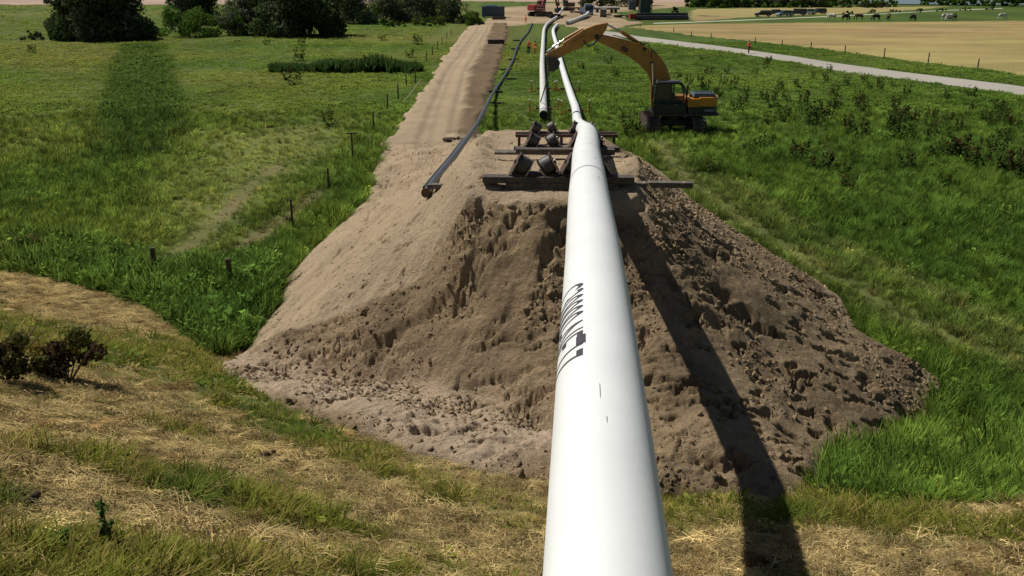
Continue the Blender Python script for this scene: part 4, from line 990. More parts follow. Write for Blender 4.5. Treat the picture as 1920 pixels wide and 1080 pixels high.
for i, (px, py, hp) in enumerate([(1333,72,7),(1296,69,7),(1263,61,7),(1200,52,6),(1416,83,9),(1466,88,9),(1520,95,11),(1584,100,10),(1657,111,14),(1740,119,13),(1833,129,12)]):
    post(px, py, hp, ORD2[i]+' on the gravel road, at the stubble field edge', GR_, .13)
for (px, py, hp) in [(1655,28,4),(1700,26,4),(1745,24,4)]: pass
a = atz(756,192,.1); b = atY(790,149,a[1]+3.0); tag(MB().tube([tuple(Vector(a)-Vector(a)), tuple(Vector(b)-Vector(a))], .035, 6).build('leaning_stick', surf('pale_bare_wood', (0.42, 0.38, 0.30), .8), None, 0, tuple(a)), 'long pale stick leaning in the grass between fence posts and haul road', 'stick')

# ---------------------------------------------------------------- yellow excavator, slewed so its boom reaches left over the pipes
EX = Vector((11.05, 62.2, 0.0)); ex = thing('excavator', 'yellow tracked excavator with dark cab, boom reaching left over the white pipes', 'excavator', tuple(EX))
def eprism(pts, y0, y1, name, mat, parent, bev=0.03):
    ym = 62.2 + (y0+y1)/2
    pr = [(p[0]-EX.x, p[2]-EX.z) for p in (atY(px, py, ym) for px, py in pts)]
    return MB().prism(pr, 'y', y0, y1).build(name, mat, parent, bev)
def epx(px, py, yy=62.2): return Vector(atY(px, py, yy))-EX
for cx in (-1.62, 1.34):
    tr = MB(); 
    L_, Hh = 2.3, 0.50
    prof = []
    for k in range(9): a = pi/2+pi*k/8; prof.append((-L_+Hh + Hh*cos(a)*1.0, Hh+Hh*sin(a)))
    for k in range(9): a = -pi/2+pi*k/8; prof.append((L_-Hh + Hh*cos(a)*1.0, Hh+Hh*sin(a)))
    t_ = tr.prism(prof, 'x', cx-.38, cx+.38).build('track', M_TRACK, ex, .015)
    per = []
    n = 44; peri = 2*(2*(L_-Hh)) + 2*pi*Hh
    sh = MB().box((0, 0, 0), (.86, .15, .05)).box((0, .05, .03), (.86, .02, .05)); shm = sh.mesh('track_shoe', M_TRACK)
    for k in range(n):
        s_ = peri*k/n; a_ = 2*(L_-Hh)
        if s_ < a_: p = (-(L_-Hh)+s_, 2*Hh+.02); an = 0
        elif s_ < a_+pi*Hh: q = (s_-a_)/Hh; p = (L_-Hh+(Hh+.02)*sin(q), Hh+(Hh+.02)*cos(q)); an = -q
        elif s_ < 2*a_+pi*Hh: p = (L_-Hh-(s_-a_-pi*Hh), -.0); an = pi
        else: q = (s_-2*a_-pi*Hh)/Hh; p = (-(L_-Hh)-(Hh+.02)*sin(q), Hh-(Hh+.02)*cos(q)); an = pi-q
        o_ = link('track_shoe', shm, t_, (cx, p[0], p[1])); o_.rotation_euler = (an, 0, 0)
    for q in (-1, 1): MB().cyl((cx-.40, q*(L_-Hh), Hh), (cx+.40, q*(L_-Hh), Hh), .26, n=16).build('sprocket', M_RUST, t_)
MB().box((-.1, 0, .62), (2.6, 1.6, .40)).build('undercarriage', M_BLACK, ex, .04)
MB().cyl((-.1, 0, .8), (-.1, 0, 1.18), .75, n=28).build('slew_ring', M_BLACK, ex)
MB().box((.55, .0, 1.27), (4.3, 2.9, .20)).build('platform', M_BLACK, ex, .04)
MB().box((.55, -1.47, 1.235), (4.2, .04, .10)).build('platform_edge', M_BROWN, ex)
# rear body: engine house and counterweight
cw = []
for k in range(11): a = -pi/2+pi*k/10; cw.append((2.15+.75*cos(a)*.9, 1.46*sin(a)))
cw += [(1.35, 1.46), (1.35, -1.46)]
MB().prism(cw, 'z', 1.78, 2.40).build('counterweight', M_YELLOW2, ex, .07)
cw2 = [(x+(-.04 if x > 1.4 else 0), y*.975) for x, y in cw]; MB().prism(cw2, 'z', 1.34, 1.78).build('counterweight_base', M_BLACK, ex, .04)
MB().box((2.05, -1.448, 1.55), (.62, .02, .13)).build('pale_decal', surf('pale_decal', (0.25, 0.25, 0.32), .5), ex)
sb = MB().box((.98, -.72, 2.04), (.78, 1.50, .56)).build('side_body', M_YELLOW2, ex, .05)
MB().box((.98, -1.485, 2.05), (.62, .02, .40)).build('service_door', M_YELLOW, sb, .01)
MB().box((1.05, -.72, 1.56), (.85, 1.46, .42)).build('dark_skirt', M_BLACK, ex, .03)
MB().box((.75, .85, 1.85), (1.9, 1.2, .9)).build('far_body', M_YELLOW2, ex, .05)
eh = MB().box((1.72, -.55, 2.52), (1.55, 1.5, .26), None, .86).build('engine_hood', M_GREYTOP, ex, .05)
for k in range(5): MB().box((1.2+.25*k, -.55, 2.66), (.10, 1.0, .02)).build('vent_slat', M_BLACK, eh)
MB().box((1.0, -.5, 2.42), (.3, .5, .18)).build('air_box', M_BLACK, ex, .03)
ch = MB().cyl((.9, .55, 2.3), (.9, .55, 2.95), .07, n=12).cyl((.9, .55, 2.95), (1.0, .6, 3.1), .065, n=12).build('exhaust', M_BLACK, ex)
for x in (1.35, 2.6): pass
hr = MB().tube([(1.15, -1.2, 2.32), (1.15, -1.2, 2.75), (2.5, -1.2, 2.75), (2.5, -1.2, 2.35)], .02, 6).build('handrail', M_BLACK, ex)
# cab: real pillars, roof, floor and see-through panes
cb0, cb1, cy0, cy1, cz0, cz1 = -1.66, .52, -1.50, -.45, 1.36, 3.36
floor_ = MB().box(((cb0+cb1)/2, (cy0+cy1)/2, cz0+.05), (cb1-cb0, cy1-cy0, .1)).build('cab_floor', M_BLACK, ex, .02)
def bar(a, b, w_=.09): return MB().tube([a, b], w_/2, 6)
pil = MB()
for y in (cy0+.04, cy1-.04):
    pil.tube([(cb0+.03, y, cz0+.1), (cb0+.02, y, 2.5), (cb0+.14, y, cz1-.06)], .05, 8)
    pil.tube([(cb1-.04, y, cz0+.1), (cb1-.03, y, 2.35), (cb1-.12, y, 2.9), (cb1-.38, y, cz1-.08)], .055, 8)
    pil.tube([(-.38, y, cz0+.1), (-.38, y, cz1-.08)], .045, 8)
    pil.tube([(cb0+.14, y, cz1-.06), (cb1-.38, y, cz1-.06)], .05, 8); pil.tube([(cb0+.03, y, 1.95), (cb1-.04, y, 1.95)], .035, 8)
pil.build('cab_frame', M_BLACK, ex)
rf = MB().box((-.68, (cy0+cy1)/2, cz1), (1.72, cy1-cy0+.04, .11), None, .93).build('cab_roof', surf('dark_grey_roof', (.045, .05, .055), .35), ex, .04)
MB().box((-.4, -1.0, cz1+.07), (.5, .5, .05)).build('roof_hatch', M_GREYTOP, rf, .01)
for x in (-1.45, -.1): MB().box((x, -1.3, cz1+.1), (.12, .14, .12)).build('work_light', M_BRIGHT, rf, .01)
lp_ = MB().box(((cb0+cb1)/2, cy0+.035, 1.68), (cb1-cb0-.1, .04, .54)).build('cab_door_panel', M_BLACK, ex, .01)
MB().box((-.2, cy0+.005, 1.9), (.18, .03, .03)).build('door_handle', M_BRIGHT, lp_)
for nm, bx in (('front_side_window', ((-1.01), cy0+.05, 2.62, 1.14, 1.24)), ('rear_side_window', ((.03), cy0+.05, 2.55, .72, 1.05))):
    MB().box((bx[0], bx[1], bx[2]), (bx[3], .012, bx[4])).build(nm, M_GLASS, ex)
MB().box((cb0+.06, (cy0+cy1)/2, 2.4), (.012, cy1-cy0-.12, 1.6)).build('windscreen', M_GLASS, ex)
MB().box(((cb0+cb1)/2, cy1-.02, 1.75), (cb1-cb0-.1, .03, .7)).build('cab_rear_wall', M_BLACK, ex)
st_ = MB().box((-.55, -1.0, 1.85), (.5, .5, .14)).box((-.30, -1.0, 2.25), (.14, .48, .75)).build('driver_seat', M_BLACK, ex, .04)
MB().tube([(-1.0, -1.0, 1.5), (-1.05, -1.0, 2.0)], .04, 6).box((-1.2, -1.0, 1.9), (.2, .6, .2)).build('console', M_BLACK, ex)
MB().tube([(cb0, cy0, 2.9), (cb0-.18, cy0-.2, 3.05)], .018, 6).box((cb0-.2, cy0-.22, 2.98), (.05, .2, .28)).build('mirror', M_BLACK, ex)
# boom, stick, cylinders, bucket: side outlines in the upright plane of the boom
boom = eprism([(1247,200),(1262,182),(1257,150),(1251,128),(1240,110),(1222,94),(1203,83),(1178,76),(1150,69),(1126,64),(1113,66),(1112,72),(1120,78),(1150,92),(1178,106),(1200,122),(1214,138),(1222,160),(1228,190),(1236,203)], -.02, .58, 'boom', M_YELLOW, ex, .05)
for p in ((1240,193), (1222,118), (1119,70), (1208,92)): MB().cyl(epx(*p)+Vector((0, -.07, 0)), epx(*p)+Vector((0, .66, 0)), .12, n=14).build('boom_pin', M_BLACK, boom)
for yy in (-.16, .72):
    bc = MB().cyl(epx(1226,205)+Vector((0, yy, 0)), epx(1224,158)+Vector((0, yy, 0)), .11, n=14).build('boom_cylinder', M_YELLOW, ex)
    MB().cyl(epx(1224,158)+Vector((0, yy, 0)), epx(1222,118)+Vector((0, yy, 0)), .06, n=12).build('cylinder_rod', M_CHROME, bc)
stick = eprism([(1140,42),(1128,44),(1114,47),(1092,56),(1056,80),(1055,84),(1028,98),(1022,103),(1027,108),(1046,110),(1062,101),(1092,88),(1096,83),(1108,77),(1121,74),(1130,64),(1137,54)], .02, .52, 'stick', M_YELLOW, ex, .04)
MB().cyl(epx(1119,69)+Vector((0, -.05, 0)), epx(1119,69)+Vector((0, .6, 0)), .16, n=16).build('elbow_pin', M_BLACK, stick)
sc1 = MB().cyl(epx(1207,90)+Vector((0, .28, .1)), epx(1166,63)+Vector((0, .28, .1)), .13, n=14).build('stick_cylinder', M_YELLOW, ex)
MB().cyl(epx(1166,63)+Vector((0, .28, .1)), epx(1138,46)+Vector((0, .28, 0)), .06, n=12).build('cylinder_rod', M_CHROME, sc1)
MB().box(epx(1210,92)+Vector((0, .28, .02)), (.5, .3, .25), Matrix.Rotation(radians(28), 3, 'Y')).build('cylinder_bracket', M_RUST, ex, .02)
bc = MB().cyl(epx(1094,58)+Vector((0, .28, .12)), epx(1058,80)+Vector((0, .28, .18)), .10, n=14).build('bucket_cylinder', M_YELLOW, ex)
MB().cyl(epx(1058,80)+Vector((0, .28, .18)), epx(1036,92)+Vector((0, .28, .12)), .05, n=12).build('cylinder_rod', M_CHROME, bc)
MB().tube([epx(1038,92)+Vector((0, .1, .1)), epx(1026,100)+Vector((0, .1, .1)), epx(1030,108)+Vector((0, .1, 0))], .06, 6).tube([epx(1038,92)+Vector((0, .46, .1)), epx(1026,100)+Vector((0, .46, .1)), epx(1030,108)+Vector((0, .46, 0))], .06, 6).build('tipping_link', M_BLACK, ex)
bk = MB(); outer = [(1024,105),(1044,108),(1050,116),(1047,126),(1038,134),(1028,131)]
pr = [(p[0]-EX.x, p[2]-EX.z) for p in (atY(px, py, 62.4) for px, py in outer)]
bk.prism(pr, 'y', -.32, .86); bko = bk.build('bucket', M_BLACK, ex, .04)
for k in range(4): MB().box((pr[5][0]-.02, -.22+.33*k, pr[5][1]-.08), (.07, .10, .26), None, 1.0).build('bucket_tooth', M_STEEL, bko)
for s_ in (0, 1):
    MB().tube([epx(1130,62)+Vector((0, -.03+s_*.6, -.1)), epx(1112,84)+Vector((0, -.03+s_*.6, 0)), epx(1102,88)+Vector((0, -.03+s_*.6, 0)), epx(1094,76)+Vector((0, -.03+s_*.6, 0))], .035, 6).build('hydraulic_hose', M_BLACK, ex)
MB().tube([epx(1200,86)+Vector((0, .0, .1)), epx(1214,84)+Vector((0, -.0, .1)), epx(1222,96)+Vector((0, -.06, .1)), epx(1221,108)+Vector((0, -.06, 0))], .03, 6).build('hydraulic_hose', M_BLACK, ex)
MB().box(epx(1171,92)+Vector((0, -.03, 0)), (.5, .04, .3), Matrix.Rotation(radians(25), 3, 'Y')).build('hose_clamp', M_BROWN, ex, .01)
for yy in (.1, .2, .32, .44): MB().tube([epx(1240,112)+Vector((0, yy, .08)), epx(1222,93)+Vector((0, yy, .06)), epx(1203,82)+Vector((0, yy, .06)), epx(1178,75)+Vector((0, yy, .06)), epx(1150,68)+Vector((0, yy, .06))], .025, 6).build('hydraulic_line', M_BLACK, boom)
MB().box(epx(1085,72)+Vector((0, .015, 0)), (.9, .02, .05), Matrix.Rotation(radians(-33), 3, 'Y')).build('wear_strip', M_RUST, stick)
MB().box((-.2, -1.50, 1.26), (.9, .05, .16)).build('side_step', M_RUST, ex)
# sling from bucket to waiting pipe
e1 = epx(1031,131,62.5)+EX; _i = min(range(len(lp)), key=lambda i: abs(lp[i][1]-70.5)); e2 = Vector(lp[_i])+Vector((-.2, 0, .3))
tag(MB().tube([tuple(e1), tuple((e1*.5+e2*.5)+Vector((0, 0, -.05))), tuple(e2)], .05, 6).build('lifting_sling', M_BLACK), 'dark lifting sling running from the excavator bucket down to the waiting pipe', 'sling')

# ---------------------------------------------------------------- people
def skinned(name, verts, edges, radii, mat, parent=None, sub=1):
    me = bpy.data.meshes.new(name); me.from_pydata(verts, edges, []); o = bpy.data.objects.new(name, me); COL.objects.link(o)
    sk = o.modifiers.new('skin', 'SKIN'); sv = me.skin_vertices[0].data
    for i, r in enumerate(radii): sv[i].radius = r if hasattr(r, '__len__') else (r, r); sv[i].use_root = (i == 0)
    sm = o.modifiers.new('smooth', 'SUBSURF'); sm.levels = sub; sm.render_levels = sub
    dg = bpy.context.evaluated_depsgraph_get(); m2 = bpy.data.meshes.new_from_object(o.evaluated_get(dg)); bpy.data.objects.remove(o)
    m2.name = name; m2.materials.clear(); m2.materials.append(mat)
    m2.polygons.foreach_set('use_smooth', np.ones(len(m2.polygons), bool)); return link(name, m2, parent) if parent is not False else m2
def person(loc, rz, label, jacket, trousers, helmet, pose='stand'):
    t = thing('person', label, 'person', loc, rz)
    if pose == 'walk': lf, lb, ax, ay = .16, -.20, .06, .14
    else: lf, lb, ax, ay = .03, -.03, .05, .05
    hands_front = pose == 'front'
    V = [(0, 0, .95), (0, 0, 1.12), (0, .01, 1.34), (0, .01, 1.46), (0, -.01, 1.56), (0, -.01, 1.70)]; Rr = [(.16, .11), (.14, .10), (.17, .11), (.065, .065), (.085, .095), (.075, .085)]
    E_ = [(0, 1), (1, 2), (2, 3), (3, 4), (4, 5)]; J = {}
    for s, y in ((-1, lf), (1, lb)):
        n = len(V); V += [(s*.10, 0, .88), (s*.11, -y*.6-.02, .49), (s*.11, -y*.9+.04, .09), (s*.12, -y*.9-.14, .035)]; Rr += [.09, .062, .042, (.04, .03)]
        E_ += [(0, n), (n, n+1), (n+1, n+2), (n+2, n+3)]; J['leg%d' % s] = V[n:n+4]
    for s, y in ((-1, -ay), (1, ay)):
        n = len(V)
        if hands_front: el = (s*.26, .0, 1.12); ha = (s*.10, -.26, 1.22)
        else: el = (s*(.24+ax), y*.5, 1.12); ha = (s*(.22+ax), y-.08, .86)
        V += [(s*.20, .01, 1.40), el, ha]; Rr += [.055, .042, .028]
        E_ += [(2, n), (n, n+1), (n+1, n+2)]
        d = (Vector(ha)-Vector(el)).normalized(); side = Vector((0, 1, 0)) if not hands_front else Vector((0, 0, 1)); palm = Vector(ha)+d*.07
        V.append(tuple(palm)); Rr.append(.026); E_.append((n+2, n+3))
        for k, L_ in enumerate((.07, .085, .08, .06)):
            b = palm+side*(k-1.5)*.018; V += [tuple(b+d*.03), tuple(b+d*(.03+L_)+Vector((-s*.015, 0, 0)))]; Rr += [.009, .008]; m_ = len(V); E_ += [(n+3, m_-2), (m_-2, m_-1)]
        V.append(tuple(Vector(ha)+d*.05-side*.055)); Rr.append(.010); E_.append((n+2, len(V)-1)); J['arm%d' % s] = [V[n], el, ha]
    skinned('body', V, E_, Rr, M_SKIN, t, 1)
    # face
    MB().ball((0, -.105, 1.63), .016, 6, 4).build('nose', M_SKIN, t)
    for s in (-1, 1): MB().ball((s*.03, -.092, 1.66), .011, 6, 4).build('eye', M_DARK, t)
    jv = [(0, 0, .86), (0, 0, 1.12), (0, .01, 1.36), (0, .01, 1.46)]; je = [(0, 1), (1, 2), (2, 3)]; jr = [(.20, .15), (.18, .14), (.20, .14), (.08, .08)]
    for s in (-1, 1):
        a = J['arm%d' % s]; n = len(jv); jv += [a[0], a[1], tuple(Vector(a[2])*.92+Vector(a[1])*.08)]; jr += [.075, .062, .05]; je += [(2, n), (n, n+1), (n+1, n+2)]
    jk = skinned('jacket', jv, je, jr, jacket, t, 1)
    st = MB().cyl((0, .003, 1.04), (0, .003, 1.10), .186, n=18, cap=False); st.v = [(x, (y-.0)*.80, z) for x, y, z in st.v]; st.build('reflective_stripe', M_WHITE, jk)
    tv = [(0, 0, .93)]; te = []; tr_ = [(.175, .13)]
    for s in (-1, 1):
        a = J['leg%d' % s]; n = len(tv); tv += [a[0], a[1], (a[2][0], a[2][1], .11)]; tr_ += [.105, .085, .07]; te += [(0, n), (n, n+1), (n+1, n+2)]
    skinned('trousers', tv, te, tr_, trousers, t, 1)
    for s in (-1, 1):
        a = J['leg%d' % s]; MB().box(((a[2][0]), a[2][1]-.07, .05), (.10, .29, .10), None, .85).build('boot', M_BLACK, t, .02)
    if helmet:
        hm = MB().ball((0, 0, 1.71), .125, 14, 8, (1, 1.15, .78)).build('helmet', helmet, t); MB().box((0, -.13, 1.685), (.17, .09, .015)).build('peak', helmet, hm, .004)
    else: MB().ball((0, .02, 1.71), .10, 12, 8, (1, 1.1, .85)).build('hair', M_BARK, t)
    return t
def gp(px, py): p = atz(px, py, 0); return (p[0], p[1], float(base_h(np.array([p[0]]), np.array([p[1]]))[0])+.02)
person(gp(991.5,101), radians(190), 'worker in orange high visibility jacket and helmet, left one of two beside the waiting pipe', M_ORANGE, M_NAVY, M_ORANGE)
person(gp(1003,102), radians(150), 'worker in full orange overalls standing nearest to the waiting pipe', M_ORANGE, M_ORANGE, M_BROWN, 'front')
person(gp(1403.5,101), radians(20), 'person in yellow and red walking along the pale gravel road', M_ORANGE, M_MAROON, None, 'walk')
person(gp(985.5,43.5), radians(100), 'distant worker in orange near the red excavator', M_ORANGE, M_ORANGE, M_ORANGE, 'walk')

# ---------------------------------------------------------------- vehicles by the far track
def car(px, py, col, label, rz, kind='hatch', L_=4.3, Hh=1.5, back_red=False):
    x, y, z = gp(px, py); t = thing('parked_car', label, 'car', (x, y, z+.04), rz, 'cars parked by the far track')
    W = 1.75; h2 = Hh
    roofs = {'hatch': [(-.50, .50), (-.47, .86), (-.34, 1.0), (.08, 1.0), (.25, .62), (.47, .52), (.5, .3)], 'estate': [(-.5, .5), (-.48, .9), (-.42, 1.0), (.10, 1.0), (.25, .62), (.47, .52), (.5, .3)],
             'van': [(-.5, .4), (-.49, .96), (-.46, 1.0), (.25, 1.0), (.38, .62), (.48, .5), (.5, .3)]}[kind]
    low = [(-.5, .2), (-.5, .5)] if True else []
    body = [(-.5*L_, .22*h2), (-.5*L_, .56*h2), (.26*L_, .60*h2), (.46*L_, .52*h2), (.5*L_, .40*h2), (.5*L_, .2*h2)]
    MB().prism(body, 'y', -W/2, W/2).build('body', col, t, .07)
    cab = [(a*L_, b*h2) for a, b in roofs if b > .55]; cab = [(cab[0][0]+.02, .56*h2)] + cab[0:] + [(cab[-1][0]+.10, .57*h2)]
    MB().prism([(a, b-.05) for a, b in cab], 'y', -W*.42, W*.42).build('windows', M_CARGLASS, t, .04)
    xs_ = [a*L_ for a, b in roofs if b > .95]; MB().box(((xs_[0]+xs_[-1])/2, 0, h2-.02), (abs(xs_[-1]-xs_[0])+.15, W*.86, .07)).build('roof', col, t, .03)
    for k, xx in enumerate((xs_[0]-.08, (xs_[0]+xs_[-1])/2, xs_[-1]+.12)):
        for s in (-1, 1): MB().box((xx, s*W*.425, .78*h2), (.09, .03, .42*h2)).build('pillar', col, t)
    for s in (-1, 1):
        for q in (-.32, .32):
            w_ = MB().cyl((q*L_, s*(W/2-.2), .32), (q*L_, s*(W/2+.01), .32), .32, n=16).build('wheel', M_BLACK, t); MB().cyl((q*L_, s*(W/2), .32), (q*L_, s*(W/2+.02), .32), .2, n=12).build('rim', M_BRIGHT, w_)
        MB().box((.492*L_, s*.62, .42*h2), (.06, .3, .14)).build('headlight', M_WHITE, t, .02); MB().box((-.5*L_, s*.66, .48*h2), (.05, .2, .2)).build('rear_light', M_RED, t, .02)
    return t
C_BK = surf('black_car_paint', (.015, .016, .018), .25, var=.02, coat=.6); C_GR = surf('dark_grey_car_paint', (.06, .065, .07), .25, var=.02, coat=.6); C_TE = surf('silver_teal_car_paint', (.22, .30, .31), .25, var=.02, coat=.6)
C_WH = surf('white_car_paint', (.72, .74, .74), .25, var=.02, coat=.6); C_PU = surf('dark_violet_car_paint', (.05, .045, .08), .25, var=.02, coat=.6)
car(1430,31, C_BK, 'black estate car, leftmost of the cars parked by the far track', radians(172), 'estate')
car(1450,29, C_GR, 'dark grey low car between the black estate and the silver car', radians(170))
car(1470,31, C_TE, 'silver teal car with pale bonnet in the middle of the parked row', radians(195), 'hatch', 4.4)
car(1496,29, C_PU, 'dark violet car right of the silver teal car', radians(170), 'van', 4.2, 1.7)
car(1513,27.5, C_WH, 'white car second from the right in the parked row', radians(200), 'hatch')
car(1534,26.5, C_GR, 'dark grey car at the right end of the parked row', radians(190), 'estate')

# ---------------------------------------------------------------- grazing cattle
def cow_mesh(mat, graze=True, seed=0):
    V = [(0, 0, 1.0), (-.35, 0, 1.02), (.45, 0, 1.03), (.75, 0, 1.12)]; Rr = [(.30, .36), (.27, .32), (.26, .34), (.16, .2)]; E_ = [(0, 1), (0, 2), (2, 3)]
    if graze: V += [(1.0, 0, .72), (1.08, .02, .36), (1.2, .03, .14)]
    else: V += [(1.05, 0, 1.3), (1.25, 0, 1.35), (1.5, 0, 1.2)]
    Rr += [.13, .13, .08]; E_ += [(3, 4), (4, 5), (5, 6)]
    for s in (-1, 1):
        n = len(V); V += [(.55, s*.16, .72), (.52, s*.17, .38), (.55, s*.17, .04)]; Rr += [.11, .06, .055]; E_ += [(2, n), (n, n+1), (n+1, n+2)]
        n = len(V); V += [(-.52, s*.17, .80), (-.42, s*.18, .55), (-.60, s*.18, .40), (-.55, s*.18, .04)]; Rr += [.16, .09, .06, .055]; E_ += [(1, n), (n, n+1), (n+1, n+2), (n+2, n+3)]
        n = len(V); b = V[5]; V += [(b[0]-.05, s*.2, b[2]+.08)]; Rr += [.035]; E_ += [(5, n)]
    n = len(V); V += [(-.68, 0, 1.05), (-.76, 0, .5)]; Rr += [.04, .03]; E_ += [(1, n), (n, n+1)]
    return skinned('grazing_cow', V, E_, Rr, mat, False, 1)
H_BK = surf('black_hide', (.02, .018, .016), .7, var=.2, nscale=2); H_WH = surf('white_hide', (.6, .57, .5), .7, var=.1, nscale=2, spots=(1.5, .62, (.15, .10, .07))); H_BR = surf('brown_hide', (.09, .05, .03), .7, var=.2, nscale=2)
cm = {k: cow_mesh(m, True) for k, m in (('b', H_BK), ('w', H_WH), ('r', H_BR))}
for px, py, k, rz, lab in [(1560,38,'w',160,'white grazing cow, first from the left near the parked cars'), (1584,39,'b',15,'large black cow grazing second from the left on the far green strip'),
        (1611,38,'r',170,'brown cow grazing between two black cows on the far strip'), (1643,39,'b',185,'black cow grazing right of the brown one, head to the left'), (1665,38,'r',80,'slim brown cow standing end on, right of the black cow'),
        (1710,40,'b',30,'lone black cow grazing at the edge of the stubble field'), (1770,38,'w',10,'white cow left of the pale brown one on the far strip'), (1780,39,'w',200,'white and brown cow close beside a black one'),
        (1788,38.5,'b',100,'black cow close beside the white and brown one'), (1877,37,'w',0,'pale cow lying low, rightmost on the far green strip')]:
    x, y, z = gp(px, py); o = tag(link('grazing_cow', cm[k], None, (x, y, z), radians(rz)), lab, 'cow', 'cattle on the far green strip'); o.scale = (1.15,)*3

# ---------------------------------------------------------------- far work site
def at_root(name, label, cat, px, py, rz=0.0, group=None): x, y, z = gp(px, py); return thing(name, label, cat, (x, y, z+.05), rz, group)
# site container
t = at_root('site_container', 'slate blue site container with white corner beside the trees', 'container', 925, 33, radians(-3))
MB().box((0, 0, 1.45), (5.6, 2.4, 2.5)).build('container_body', M_SLATE, t, .03); MB().box((-.6, .3, 2.78), (3.0, 1.9, .16)).build('blue_roof_sheet', M_BLUE, t, .02)
for k in range(14): MB().box((-2.6+.4*k, -1.22, 1.45), (.12, .04, 2.3)).build('rib', M_SLATE, t)
MB().box((-2.82, -1.2, 1.5), (.14, .14, 2.7)).build('white_corner', M_WHITE, t)
for x in (-2.3, 2.3): MB().box((x, -.5, .12), (.4, .5, .24)).build('support_block', M_TIMBER, t)
t = at_root('timber_stack', 'low dark timber stack in front of the slate blue container', 'timber stack', 936, 37); 
for k in range(6): MB().box((R.uniform(-.2, .2), .2*k-.5, .12+.22*(k % 3)), (3.2, .2, .2)).build('timber', M_TIMBER, t)
# red excavator
def far_digger(px, py, rz, s, mat, label, boom=((.2, 1.6), (1.6, 4.2), (3.6, 4.4), (4.6, 1.4)), cat='excavator'):
    t = at_root('far_excavator', label, cat, px, py, rz); 
    for q in (-1, 1):
        MB().prism([(-2.2*s, .2*s), (-1.9*s, 0), (1.9*s, 0), (2.2*s, .25*s), (2.2*s, .7*s), (1.9*s, .95*s), (-1.9*s, .95*s), (-2.2*s, .7*s)], 'y', q*1.2*s-.3*s, q*1.2*s+.3*s).build('track', M_TRACK, t, .03)
    MB().box((0, 0, .8*s), (1.8*s, 1.8*s, .5*s)).build('undercarriage', M_BLACK, t)
    MB().box((-1.0*s, 0, 1.75*s), (2.6*s, 2.7*s, 1.2*s)).build('engine_house', mat, t, .08); MB().box((-2.2*s, 0, 1.7*s), (.5*s, 2.5*s, 1.0*s)).build('counterweight', mat, t, .08)
    c = MB().box((.8*s, .8*s, 2.2*s), (1.4*s, 1.0*s, 1.9*s), None, .93).build('cab', mat, t, .05); MB().box((.8*s, .8*s, 2.45*s), (1.46*s, 1.04*s, .9*s)).build('cab_windows', M_CARGLASS, c)
    for k in range(4): MB().box((-1.0*s, -1.37*s, (1.35+.25*k)*s), (2.0*s, .04, .07*s)).build('vent_slat', M_WHITE if k % 2 else M_BLACK, t)
    b = [Vector((p[0]*s, 0, p[1]*s)) for p in boom]
    MB().tube([b[0], b[1]], [.38*s, .34*s], 4).tube([b[1], b[2]], [.34*s, .24*s], 4).build('boom', mat, t); MB().tube([b[2], b[3]], [.28*s, .18*s], 4).build('stick', mat, t)
    MB().cyl((.9*s, 0, 1.6*s), (1.6*s, 0, 3.6*s), .12*s, n=8).build('boom_cylinder', M_STEEL, t)
    bx, bz_ = b[3].x, b[3].z; MB().prism([(bx-.5*s, bz_+.1*s), (bx+.4*s, bz_+.2*s), (bx+.6*s, bz_-.4*s), (bx+.1*s, bz_-.9*s), (bx-.5*s, bz_-.6*s)], 'y', -.55*s, .55*s).build('bucket', M_BLACK, t, .03); return t
far_digger(1013, 31, radians(35), 1.25, M_RED, 'dark red excavator standing left of the far end of the waiting pipe')
far_digger(1062, 20, radians(205), .95, M_BROWN, 'brown digger with arm bent over the far end of the waiting pipe', ((.2, 1.6), (1.2, 4.6), (2.6, 4.8), (3.2, 2.2)))
# blue truck
t = at_root('blue_truck', 'dark blue truck with white framed cab at the end of the grey pipe', 'truck', 1103, 29, radians(8))
MB().box((0, 0, 1.5), (2.3, 2.0, 2.2)).build('cab', M_BLUE, t, .06); MB().box((0, 3.6, 1.2), (2.3, 5.0, 1.0)).build('load_bed', M_SLATE, t, .03)
for a, b in (((-1.2, -1.05, .9), (-1.2, -1.05, 2.9)), ((1.2, -1.05, 1.7), (1.2, -1.05, 2.9)), ((-1.2, -1.05, 2.9), (1.2, -1.05, 2.9))): MB().tube([a, b], .11, 6).build('white_frame', M_WHITE, t)
MB().box((0, -1.03, 1.9), (1.8, .06, .9)).build('windscreen', M_CARGLASS, t, .02); MB().box((0, -1.06, .55), (2.2, .12, .3)).build('bumper', M_WHITE, t, .02)
for s in (-1, 1):
    MB().box((s*.8, -1.09, .85), (.3, .05, .2)).build('headlight', M_WHITE, t); MB().box((s*1.4, -.9, 2.0), (.2, .1, .45)).build('mirror', M_BLACK, t)
    for y in (-.3, 3.0, 5.0): MB().cyl((s*1.15, y, .48), (s*.8, y, .48), .48, n=16).build('wheel', M_BLACK, t)
